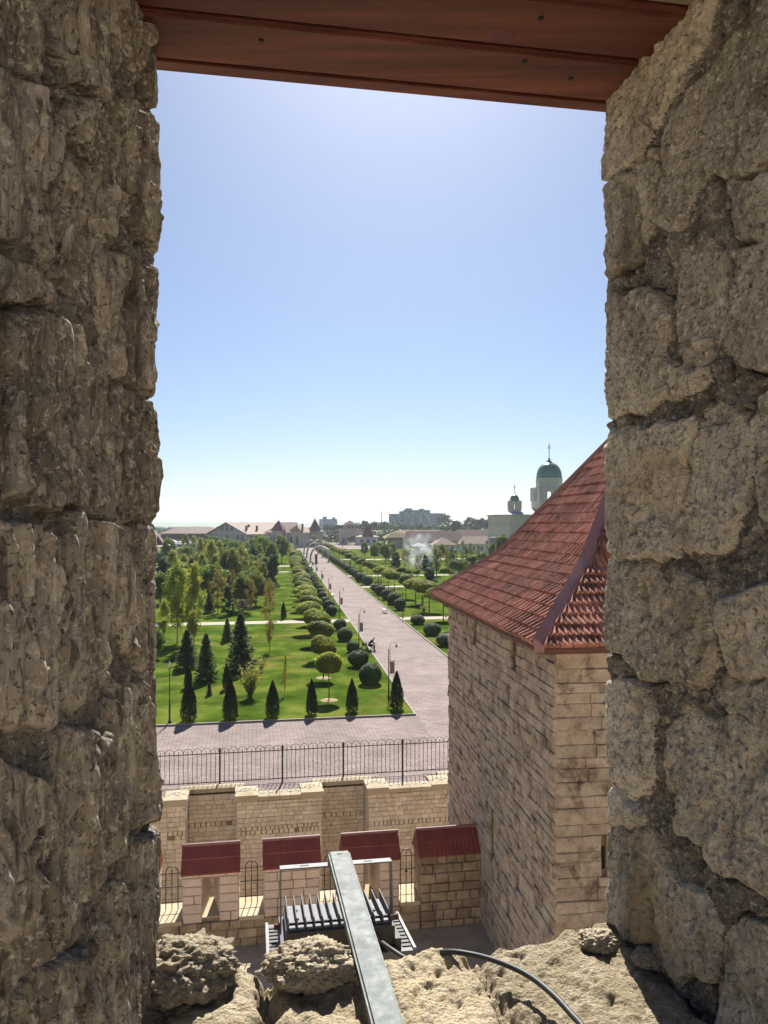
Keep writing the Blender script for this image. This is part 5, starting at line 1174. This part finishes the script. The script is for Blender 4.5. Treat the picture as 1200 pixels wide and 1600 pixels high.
# spray drifting over the garden
bm = bmesh.new(); bmesh.ops.create_icosphere(bm, subdivisions=4, radius=1)
me = bpy.data.meshes.new('water_spray'); 
for v in bm.verts: v.co = v.co * (1 + .25 * mnoise.fractal(v.co * 1.6, 1, 2, 3))
bm.to_mesh(me); bm.free()
m = bpy.data.materials.new('spray_mist'); m.use_nodes = True; n = m.node_tree.nodes; l = m.node_tree.links; n.remove(n['Principled BSDF'])
pvn = n.new('ShaderNodeVolumePrincipled'); pvn.inputs['Color'].default_value = (.95, .97, 1, 1)
tc_ = n.new('ShaderNodeTexCoord'); ln_ = n.new('ShaderNodeVectorMath'); ln_.operation = 'LENGTH'; l.new(tc_.outputs['Object'], ln_.inputs[0])
mr = n.new('ShaderNodeMapRange'); mr.inputs['From Min'].default_value = 1; mr.inputs['From Max'].default_value = .1; mr.inputs['To Max'].default_value = 1; l.new(ln_.outputs['Value'], mr.inputs['Value'])
tn = n.new('ShaderNodeTexNoise'); tn.inputs['Scale'].default_value = 3.0; tn.inputs['Detail'].default_value = 4; l.new(tc_.outputs['Object'], tn.inputs['Vector'])
tr_ = n.new('ShaderNodeMapRange'); tr_.inputs['From Min'].default_value = .46; tr_.inputs['From Max'].default_value = .66; l.new(tn.outputs['Fac'], tr_.inputs['Value']); mu = n.new('ShaderNodeMath'); mu.operation = 'MULTIPLY'; l.new(mr.outputs[0], mu.inputs[0]); l.new(tr_.outputs[0], mu.inputs[1])
m2 = n.new('ShaderNodeMath'); m2.operation = 'MULTIPLY'; m2.inputs[1].default_value = 1.0; l.new(mu.outputs[0], m2.inputs[0]); l.new(m2.outputs[0], pvn.inputs['Density']); l.new(pvn.outputs[0], n['Material Output'].inputs['Volume'])
me.materials.append(m)
x, y, z_ = at_depth(656, 862, 190); sp = obj('water_spray', me, None, None, Matrix.Translation((x, y, z_)) @ Matrix.Rotation(R(12), 4, 'Y') @ Matrix.Diagonal((5.0, 3.2, 5.6, 1)))
tag(sp, 'white drifting spray of water above the far garden', 'spray', None, 'stuff')
# ================================================================== air
hz = MB().box((0, 3800, 29), (15000, 8200, 76)).build('haze', None)
m = bpy.data.materials.new('haze_air'); m.use_nodes = True; n = m.node_tree.nodes; n.remove(n['Principled BSDF'])
pvn = n.new('ShaderNodeVolumePrincipled'); pvn.inputs['Color'].default_value = (.80, .89, 1, 1); pvn.inputs['Density'].default_value = .00013; pvn.inputs['Anisotropy'].default_value = .3
m.node_tree.links.new(pvn.outputs[0], n['Material Output'].inputs['Volume']); hz.data.materials.append(m); tag(hz, 'pale summer haze over the plain', 'haze', None, 'stuff')
# ================================================================== the opening we look through
NA = R(9.5)                                     # turn of our own wall
def NW(p, q, z=0): return (p * math.cos(NA) - q * math.sin(NA), p * math.sin(NA) + q * math.cos(NA), z)
ZC = CAMZ
own = thing('stone_wall', NW(0, 1.0, 0.6), 'rough weathered limestone wall around the window opening, with plank lintel and sunlit sill', 'wall')

def split_grid(nm, P, ids, parent_mat, stone_mat, parent, piece='stone'):
    """P (ns,nt,3) grid; ids per quad (-1 mortar). mortar mesh becomes the part, each stone its child"""
    ns, nt_ = P.shape[:2]
    idx = np.arange(ns * nt_).reshape(ns, nt_)
    Q = np.stack([idx[:-1, :-1], idx[1:, :-1], idx[1:, 1:], idx[:-1, 1:]], -1).reshape(-1, 4)
    flat = P.reshape(-1, 3); ids = ids.reshape(-1)
    root = None
    for k in [-1] + sorted(set(ids.tolist()) - {-1}):
        q = Q[ids == k]
        if len(q) < 60 and k >= 0:
            continue
        u, inv = np.unique(q, return_inverse=True)
        me = npmesh(nm if k < 0 else piece, flat[u], inv.reshape(-1, 4), smooth=True)
        o = obj(nm if k < 0 else piece, me, parent_mat if k < 0 else stone_mat, root if k >= 0 else parent)
        if k < 0: root = o
    return root

def make_jamb(side, path, polys, seed, ext_px):
    pts = np.array(path, float)
    seg = np.linalg.norm(np.diff(pts, axis=0), axis=1); cum = np.concatenate([[0], np.cumsum(seg)])
    sB, sC = cum[1], cum[2]
    Bp, Cp = pts[1], pts[2]
    s = np.concatenate([np.arange(0, sB + .10, .03), np.arange(sB + .10, sC + .10, .0023), np.arange(sC + .11, cum[3], .03)])
    t = np.concatenate([np.arange(-1.15, -.80, .03), np.arange(-.80, .80, .0024), np.arange(.81, 1.1, .03)])
    # rounded plan path
    dense = np.linspace(0, cum[-1], 1500); dx = np.interp(dense, cum, pts[:, 0]); dy = np.interp(dense, cum, pts[:, 1])
    k = np.hanning(15); k /= k.sum(); pad = 40
    sm = lambda a: np.convolve(np.pad(a, pad, mode='reflect', reflect_type='odd'), k, 'same')[pad:-pad]
    dx, dy = sm(dx), sm(dy)
    tx, ty = np.gradient(dx, dense), np.gradient(dy, dense); L = np.hypot(tx, ty); tx /= L; ty /= L
    nx, ny = (ty, -tx) if side < 0 else (-ty, tx)
    ix = lambda a: np.interp(s, dense, a)
    PX, PY, NX, NY = ix(dx), ix(dy), ix(nx), ix(ny)
    SS, TT = np.meshgrid(s, t, indexing='ij')
    # photo outlines -> (s, t) on the reveal
    def st(px, py):
        kx = (px - 600) / F; e = Cp - Bp
        kk = (kx * Bp[1] - Bp[0]) / (e[0] - kx * e[1]); d = Bp[1] + kk * e[1]
        tz = (HOR - py) / F * d
        ss = sB + kk * np.linalg.norm(e)
        if (side < 0 and px > ext_px) or (side > 0 and px < ext_px): ss = sC + .14
        return ss, tz
    wx = SS + .007 * fbm(SS * 22, TT * 22, 3, seed); wy = TT + .007 * fbm(SS * 22 + 9, TT * 22 + 4, 3, seed + 5)
    best = np.full(SS.shape, 1e9); sec = best.copy(); sid = np.full(SS.shape, -1)
    for i, pl in enumerate(polys):
        d = poly_sdf(wx, wy, [st(*p) for p in pl]) - (.011 if side > 0 else .008)
        m = d < best; sec = np.where(m, best, np.minimum(sec, d)); best = np.where(m, d, best); sid = np.where(m, i, sid)
    best = np.maximum(best, -(sec - best) * .5 + .0012)
    inside = best < 0
    rs = np.random.default_rng(seed)
    off = rs.uniform(-.004, .009, len(polys)); tl = rs.uniform(-.05, .05, (len(polys), 2))
    hs = off[sid] * .6 + sstep(0, .005, -best) * .004
    for i, pl in enumerate(polys):
        c = np.mean([st(*p) for p in pl], 0); m = sid == i
        hs = np.where(m, hs + tl[i, 0] * np.clip(SS - c[0], -.2, .2) + tl[i, 1] * np.clip(TT - c[1], -.2, .2), hs)
    EF = .15 + .85 * sstep(.001, .013, -best)
    ridge_ = lambda x, y, o, sd: 1 - 2 * np.abs(fbm(x, y, o, sd))
    if side < 0:      # strongly striated, split stone
        wob = .35 * fbm(SS * 6, TT * 5, 3, seed + 60)
        hs = hs + EF * .0060 * fbm(SS * 70 + wob * 6, TT * 6, 2, seed + 11, .6) + .0095 * ridge_(SS * 30 + wob * 3.5, TT * 2.4, 3, seed + 15) + .010 * (1 - 2.2 * np.abs(fbm(SS * 13 + wob * 2, TT * 1.2, 2, seed + 19))) + .004 * fbm(SS * 9, TT * 4, 3, seed + 18)
        g = fbm(SS * 19 + wob * 2.5, TT * 2.6, 3, seed + 65); hs = hs - .036 * sstep(.30, .50, g)
        hs = hs + .006 * sstep(.15, .4, fbm(SS * 14, TT * 11, 4, seed + 70)) * fbm(SS * 55, TT * 45, 2, seed + 72)
    else:
        rot = SS * .85 + TT * .45; ro2 = -SS * .45 + TT * .85
        hs = hs + EF * .0018 * fbm(rot * 47 + .8 * fbm(SS * 10, TT * 10, 2, seed + 90), ro2 * 17, 2, seed + 11, .6) + .0045 * fbm(SS * 18, TT * 11, 4, seed + 15) * .7 - .010 * sstep(.40, .62, fbm(SS * 16, TT * 9, 3, seed + 66)) + .004 * np.round(fbm(SS * 7, TT * 5, 2, seed + 92) * 4) * .5
    ft = .22 if side < 0 else 1.0
    hs = hs + EF * (.0035 if side < 0 else .0018) * (1 - 2 * np.abs(fbm(SS * 38, TT * 26 * ft, 3, seed + 94))) + EF * .0020 * fbm(SS * 120, TT * 95 * (.3 if side < 0 else 1), 2, seed + 23, .65)
    pits = fbm(SS * 70, TT * 55 * ft, 2, seed + 29); hs = hs - EF * .005 * sstep(.36, .62, pits)
    hm = -.002 + .007 * fbm(SS * 26, TT * 22, 4, seed + 31, .65) - .008 * sstep(.3, .6, fbm(SS * 48, TT * 40, 2, seed + 37)) + .003 * fbm(SS * 130, TT * 110, 1, seed + 39)
    bl = sstep(-.006, .004, best)
    h = hs * (1 - bl) + hm * bl
    crack = sstep(.12, .36, fbm(SS * 8, TT * 8, 3, seed + 41))
    h = h - .022 * crack * np.exp(-(best / .0034) ** 2)
    h = h + .006 * fbm(SS * 4.5, TT * 3.3, 2, seed + 47)
    h = h * (1 - (.62 if side < 0 else .35) * sstep(sC - .06, sC - .005, SS))
    # keep the visible outer arris near its drawn place
    P = np.stack([PX[:, None] + NX[:, None] * h, PY[:, None] + NY[:, None] * h, TT + ZC + .004 * fbm(SS * 14, TT * 14, 3, seed + 51)], -1)
    bc = .25 * (best[:-1, :-1] + best[1:, :-1] + best[1:, 1:] + best[:-1, 1:])
    ids = np.where(bc < 0, sid[:-1, :-1], -1)
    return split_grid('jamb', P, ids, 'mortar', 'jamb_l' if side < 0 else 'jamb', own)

LP = [[(170, -70), (232, -70), (243, 60), (243, 120), (215, 140), (190, 80)],
      [(35, -70), (155, -70), (158, 60), (150, 130), (130, 150), (100, 110), (60, 60)],
      [(-60, 60), (20, 130), (65, 160), (70, 220), (50, 300), (20, 390), (-60, 370)],
      [(165, 160), (238, 128), (244, 260), (240, 360), (215, 368), (195, 340), (165, 220)],
      [(92, 250), (125, 300), (140, 400), (140, 470), (90, 430), (60, 385), (75, 300)],
      [(150, 400), (238, 380), (244, 470), (243, 560), (238, 612), (170, 590), (150, 500)],
      [(-60, 480), (80, 500), (150, 560), (165, 700), (150, 800), (60, 790), (0, 760), (-60, 760)],
      [(172, 602), (240, 628), (245, 720), (240, 800), (172, 806), (162, 700)],
      [(92, 808), (160, 825), (165, 900), (150, 1050), (100, 1100), (66, 1090), (74, 850)],
      [(178, 826), (240, 822), (242, 950), (240, 1046), (225, 1060), (190, 1000), (170, 930)],
      [(-60, 820), (50, 830), (66, 900), (56, 1130), (0, 1130), (-60, 1100)],
      [(80, 1150), (146, 1150), (152, 1300), (124, 1400), (60, 1490), (20, 1540), (0, 1450), (40, 1300)],
      [(165, 1066), (192, 1090), (198, 1200), (180, 1300), (160, 1340), (155, 1200)],
      [(206, 1072), (243, 1062), (240, 1150), (240, 1292), (195, 1300), (210, 1200)],
      [(175, 1360), (238, 1312), (238, 1470), (205, 1620), (150, 1760), (140, 1500)],
      [(-60, 1180), (48, 1230), (28, 1350), (-60, 1450)],
      [(60, 1520), (130, 1490), (128, 1760), (-60, 1760), (-40, 1620)],
      [(80, 150), (128, 170), (156, 260), (150, 380), (134, 330), (118, 240)],
      [(-60, 395), (20, 410), (75, 470), (-60, 460)],
      [(-60, -70), (20, -70), (40, 60), (30, 110), (-60, 30)]]
RP = [[(1035, -80), (1130, -80), (1100, 60), (1075, 95), (1050, 150), (1000, 240), (950, 262), (946, 240), (944, 165), (950, 130)],
      [(1240, -60), (1240, 240), (1190, 255), (1170, 275), (1120, 255), (1105, 268), (1062, 350), (1042, 345), (1036, 310), (1045, 240), (1060, 190), (1110, 110), (1190, 15)],
      [(955, 270), (990, 275), (1000, 300), (1003, 360), (1000, 400), (975, 412), (950, 400), (946, 370), (950, 320)],
      [(1066, 402), (1100, 388), (1132, 410), (1128, 480), (1108, 555), (1076, 566), (1060, 500)],
      [(942, 500), (950, 470), (1000, 452), (1030, 460), (1046, 500), (1030, 560), (1060, 585), (1100, 588), (1060, 610), (1000, 630), (950, 648), (943, 620)],
      [(950, 700), (975, 676), (1060, 672), (1080, 662), (1075, 740), (1062, 860), (1000, 870), (950, 850), (943, 790)],
      [(1092, 662), (1120, 642), (1150, 650), (1163, 700), (1160, 790), (1138, 840), (1110, 855), (1072, 852), (1084, 750)],
      [(1178, 630), (1240, 600), (1240, 830), (1198, 800), (1182, 720)],
      [(950, 890), (1020, 885), (1045, 935), (1060, 905), (1090, 915), (1105, 960), (1110, 1030), (1100, 1060), (1010, 1050), (985, 1020), (950, 990), (944, 940)],
      [(1132, 945), (1240, 905), (1240, 1060), (1190, 1050), (1150, 1062), (1132, 1010)],
      [(955, 1092), (1005, 1076), (1015, 1120), (1017, 1200), (1010, 1235), (985, 1240), (950, 1215), (950, 1180), (950, 1130)],
      [(1042, 1180), (1052, 1132), (1080, 1120), (1110, 1135), (1150, 1130), (1240, 1150), (1240, 1425), (1190, 1390), (1150, 1370), (1100, 1310), (1060, 1295), (1046, 1240)],
      [(955, 1320), (990, 1292), (1030, 1330), (1060, 1390), (1100, 1402), (1122, 1450), (1117, 1525), (1085, 1510), (1060, 1528), (1030, 1470), (990, 1462), (955, 1430), (955, 1350)],
      [(1137, 1482), (1160, 1442), (1240, 1455), (1240, 1760), (1132, 1760), (1130, 1560)],
      [(1150, 285), (1240, 265), (1240, 370), (1180, 375), (1155, 340)],
      [(1145, 395), (1240, 385), (1240, 585), (1170, 560), (1135, 540)],
      [(1120, 1078), (1190, 1068), (1240, 1075), (1240, 1130), (1140, 1115)],
      [(955, 1250), (985, 1252), (1000, 1280), (965, 1305), (955, 1290)],
      [(1000, 262), (1030, 240), (1028, 330), (1010, 380), (1010, 310)]]
CL, CR = (-.3285, 1.1), (.352, 1.213)
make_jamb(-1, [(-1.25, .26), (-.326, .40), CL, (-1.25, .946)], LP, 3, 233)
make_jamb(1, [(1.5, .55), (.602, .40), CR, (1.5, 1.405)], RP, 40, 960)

# ---- sill: broken stone slabs, one height field split into stones
def make_sill():
    seed = 80
    u = np.arange(-.50, .62, .0031); q = np.concatenate([np.arange(.28, .86, .03), np.arange(.86, 1.27, .0030)])
    U, Qq = np.meshgrid(u, q, indexing='ij')
    def uq(px, py):
        d = F * .64 / (py - HOR); x = (px - 600) / F * d
        return (x * math.cos(NA) + d * math.sin(NA), -x * math.sin(NA) + d * math.cos(NA))
    polys_px = [[(60, 1900), (190, 1560), (215, 1470), (330, 1470), (396, 1470), (410, 1560), (400, 1900)],
                [(414, 1900), (422, 1560), (408, 1470), (560, 1470), (586, 1560), (600, 1900)],
                [(620, 1900), (596, 1560), (580, 1470), (742, 1470), (768, 1545), (806, 1620), (840, 1900)],
                [(752, 1470), (960, 1440), (1010, 1470), (1250, 1760), (1300, 1900), (860, 1900), (822, 1620), (782, 1545)]]
    wx = U + .008 * fbm(U * 24, Qq * 24, 3, seed); wy = Qq + .008 * fbm(U * 24 + 7, Qq * 24, 4, seed + 3)
    best = np.full(U.shape, 1e9); sid = np.full(U.shape, -1)
    for i, pl in enumerate(polys_px):
        P_ = [uq(*p) for p in pl]; P_ = [(a, b + (.2 if b > 1.10 else 0)) for a, b in P_]
        d = poly_sdf(wx, wy, P_); m = d < best; best = np.where(m, d, best); sid = np.where(m, i, sid)
    off = np.array([-.004, -.014, -.012, -.022])
    z = off[sid] + .012 * sstep(0, .03, -best) + .009 * fbm(U * 8, Qq * 8, 4, seed + 5) + .0030 * fbm(U * 42, Qq * 42, 3, seed + 9, .6) + .0012 * fbm(U * 130, Qq * 130, 1, seed + 11)
    z = z - .0035 * sstep(.35, .6, fbm(U * 40, Qq * 34, 2, seed + 14)) - .006 * sstep(.38, .6, fbm(U * 13, Qq * 13, 3, seed + 17))
    z = np.where(best < 0, z, -.016 + .01 * fbm(U * 40, Qq * 40, 4, seed + 20)) - .012 * np.exp(-(best / .006) ** 2)
    z = z + sstep(.27, .36, U) * .006 + sstep(.36, .48, U) * .02          # rubble banked against the jamb
    qe = 1.135 + .022 * fbm(U * 10, U * 0, 4, seed + 31) + .012 * (U > .15)
    z = z - .45 * sstep(-.012, .05, Qq - qe) - .10 * sstep(.05, .2, Qq - qe)
    x = U * math.cos(NA) - Qq * math.sin(NA); y = U * math.sin(NA) + Qq * math.cos(NA)
    P = np.stack([x, y, ZC - .648 + z], -1)
    bc = .25 * (best[:-1, :-1] + best[1:, :-1] + best[1:, 1:] + best[:-1, 1:])
    return split_grid('sill', P, np.where(bc < 0, sid[:-1, :-1], -1), 'sill', 'sill', own)
make_sill()

# ---- plank lintel
lint = MB().box((0, 0, 0), (1.75, .72, .10)).build('lintel', 'woodgrey', own, T(*NW(.10, .76, ZC + .84), NA))
qs = [1.139, 1.037, .935, .832, .73, .62, .51]
for i in range(6):
    q0, q1 = qs[i + 1] + .0016, qs[i] - .0016
    bm = bmesh.new(); bmesh.ops.create_cube(bm, size=1)
    bmesh.ops.scale(bm, vec=(1.7, q1 - q0, .09), verts=bm.verts)
    bmesh.ops.bevel(bm, geom=bm.edges[:], offset=.004, segments=2, affect='EDGES')
    me = bpy.data.meshes.new('plank'); bm.to_mesh(me); bm.free()
    dz = [0, .005, .016, .010, .012, .012][i]
    o = obj('plank', me, 'woodgrey' if i == 2 else 'wood', lint, T(*NW(.10, (q0 + q1) / 2, ZC + .667 + .045 + dz), NA))
    if i == 2: tag(o, label='greyer plank with a gap beside it')
d_ = F * .672 / (HOR - 56); MB().lathe([(.016, .0), (.013, -.0012), (.004, -.002)], 14, Matrix.Diagonal((1.3, .9, 1, 1))).build('knot', 'maroon', lint, T((783 - 600) / F * d_, d_, ZC + .6722, NA))
MB().box((0, 0, 0), (1.7, .022, .062)).build('fascia', 'wood', lint, T(*NW(.10, 1.152, ZC + .6965), NA))
for (px, py) in ((408, 63), (845, 34), (820, 96), (892, 122)):           # nail heads in the planks
    d = F * .667 / (HOR - py); MB().lathe([(.0035, -.002), (.0035, .003)], 8).build('nail', 'iron', lint, T((px - 600) / F * d, d, ZC + .6665 + (.005 if d < 1.05 else 0)))

# masonry below the sill; unseen block above the lintel added to keep sky light out
MB().box((0, 0, 0), (3.2, .70, 9.6)).build('wall_body', 'tower', own, T(*NW(.1, .74, ZC - .98 - 4.8), NA))
MB().box((0, 0, 0), (3.2, .70, 1.0)).build('wall_top_sky_block', 'tower', own, T(*NW(.1, .74, ZC + .895 + .5), NA))
fl = MB().box((0, 0, 0), (3.4, 1.6, .12)).build('gallery_floor', 'woodgrey', None, T(*NW(.1, -.42, ZC - 1.62), NA)); tag(fl, kind='structure')

# ---- loose lumps of porous stone on the sill
def lump(px, py, d, size, seed, label, zlift=0):
    bm = bmesh.new(); bmesh.ops.create_icosphere(bm, subdivisions=6, radius=1)
    for v in bm.verts:
        n = v.co.normalized(); k = n * 1.5 + Vector((seed * 3.1, seed, 0))
        r = 1 + .24 * mnoise.fractal(k, 1, 2, 3) + .10 * mnoise.fractal(k * 4, .8, 2, 4) - .16 * max(0, mnoise.noise(k * 3.1)) 
        r += .05 * mnoise.fractal(k * 14, .7, 2, 3) - .07 * max(0, mnoise.noise(k * 8))
        v.co = Vector((n.x * size[0], n.y * size[1], n.z * size[2])) * r
        if v.co.z < -size[2] * .55: v.co.z = -size[2] * .55 + (v.co.z + size[2] * .55) * .2
    me = bpy.data.meshes.new('loose_stone'); bm.to_mesh(me); bm.free(); me.polygons.foreach_set('use_smooth', [True] * len(me.polygons))
    x, y, z = at_depth(px, py, d)
    return tag(obj('loose_stone', me, 'tufa', None, T(x, y, z + zlift, NA)), label, 'stone', 'loose stones on the sill')
lump(287, 1515, 1.075, (.074, .058, .036), 1, 'knobbly eroded stone lump on the sill against the striated jamb')
lump(484, 1508, 1.10, (.066, .046, .030), 5, 'rounded porous stone on the sill beside the steel bar')
lump(1012, 1497, 1.10, (.022, .02, .014), 9, 'small crumb of stone on the sill beyond the cable')
lump(935, 1470, 1.16, (.03, .024, .014), 12, 'flat rubble crumb on the sill where the pale jamb meets its outer edge')

# ---- galvanised bar, floodlight, cable
def rot_to(a, b):
    d = (Vector(b) - Vector(a)); return d.to_track_quat('Y', 'Z').to_matrix().to_4x4(), d.length
pa, pb = Vector((.062, .66, ZC - .640)), Vector((-.0825, 1.405, ZC - .607))
rm, L_ = rot_to(pa, pb)
bar = thing('steel_bar', pa, 'galvanised square steel bar reaching out over the sill and carrying the floodlight', 'bar')
bm = bmesh.new(); bmesh.ops.create_cube(bm, size=1); bmesh.ops.scale(bm, vec=(.040, L_, .020), verts=bm.verts)
bmesh.ops.bevel(bm, geom=[e for e in bm.edges if abs((e.verts[0].co - e.verts[1].co).y) > .1], offset=.0035, segments=3, affect='EDGES')
me = bpy.data.meshes.new('tube'); bm.to_mesh(me); bm.free()
obj('tube', me, 'galv', bar, Matrix.Translation((pa + pb) / 2) @ rm)
MB().box((0, 0, 0), (.0085, .006, .0015)).build('bolt_hole', 'castdark', bar, Matrix.Translation(pb + (pa - pb).normalized() * .008 + Vector((0, 0, .0103))) @ rm)

FB = T(-.0835, 1.372, ZC - .715, NA) @ Matrix.Rotation(R(-8), 4, 'X')     # floodlight frame, x across, y away
flood = thing('floodlight', FB.translation, 'grey finned floodlight hanging outside the window under the steel bar', 'floodlight')
def fpart(mb, name, mat, parent=None, smooth=False): return mb.build(name, mat, parent or flood, FB, smooth)
fpart(MB().box((0, 0, 0), (.186, .132, .030)), 'body', 'castdark')
hs_ = fpart(MB().box((0, .004, .0165), (.180, .118, .003)), 'heat_sink', 'cast')
for i in range(13):
    x = -.0885 + i * .01475
    fpart(MB().add([(x - .0012, -.058, .018), (x + .0012, -.058, .018), (x + .0012, .068, .018), (x - .0012, .068, .018),
                    (x - .0009, -.062, .030), (x + .0009, -.062, .030), (x + .0009, .076, .032), (x - .0009, .076, .032)],
                   [(0, 3, 2, 1), (4, 5, 6, 7), (0, 1, 5, 4), (1, 2, 6, 5), (2, 3, 7, 6), (3, 0, 4, 7)]), 'fin', 'castdark', hs_)
fpart(MB().box((0, -.030, .0195), (.176, .006, .0035)), 'cross_rib', 'castdark', hs_)
for (x, y) in ((-.072, .035), (-.072, -.008), (.058, .03), (.066, .004)): fpart(MB().box((x, y, .0195), (.007, .009, .002)), 'screw_pocket', 'castdark', hs_)
fr = fpart(MB().box((0, 0, -.026), (.252, .172, .012)), 'front_frame', 'cast')
for sx in (-1, 1):
    for k in range(9):
        fpart(MB().box((sx * .1125, -.066 + k * .0165, -.0195), (.015, .0082, .003)), 'frame_slot', 'castdark', fr)
    fpart(MB().box((sx * .1235, 0, -.0185), (.005, .172, .006)), 'frame_rim', 'alu', fr)
    fpart(MB().box((sx * .097, 0, -.012), (.010, .150, .018)), 'frame_cheek', 'castdark', fr)
fpart(MB().box((0, 0, -.0335), (.215, .14, .003)), 'lens', 'glassl')
zt = .102
br = fpart(MB().box((0, .006, zt), (.202, .022, .0025)).box((-.1, .006, zt / 2), (.0025, .022, zt)).box((.1, .006, zt / 2), (.0025, .022, zt)), 'bracket', 'alu')
for sx in (-1, 1):
    fpart(MB().box((sx * .058, .006, zt + .0013), (.016, .005, .0012)), 'bracket_slot', 'castdark', br)
    fpart(MB().lathe([(.006, -.006), (.006, .006)], 8, Matrix.Translation((sx * .106, .006, .004)) @ Matrix.Rotation(R(90), 4, 'Y')), 'pivot_bolt', 'rust', br)
fpart(MB().tube([(.055, -.067, 0), (.055, -.085, -.002)], [.009, .007], 10), 'cable_gland', 'castdark')
cb = [at_depth(597, 1473, 1.30), at_depth(612, 1484, 1.27), at_depth(640, 1500, 1.235), at_depth(664, 1494, 1.205), at_depth(700, 1487, 1.16), at_depth(745, 1493, 1.135),
      at_depth(790, 1507, 1.10), at_depth(830, 1527, 1.06), at_depth(865, 1555, 1.015), at_depth(893, 1585, .975), at_depth(915, 1612, .94), at_depth(960, 1700, .86)]
def spline(pts, n=8):
    out = []; p = [Vector(a) for a in pts]; p = [p[0]] + p + [p[-1]]
    for i in range(1, len(p) - 2):
        for k in range(n):
            t = k / n; a, b, c, d = p[i - 1:i + 3]
            out.append(.5 * ((2 * b) + (c - a) * t + (2 * a - 5 * b + 4 * c - d) * t * t + (3 * b - a - 3 * c + d) * t ** 3))
    return out + [p[-2]]
tag(MB().tube(spline(cb), .0042, 8).build('power_cable', 'rubber', smooth=True), 'black power cable running from the floodlight across the sill', 'cable')
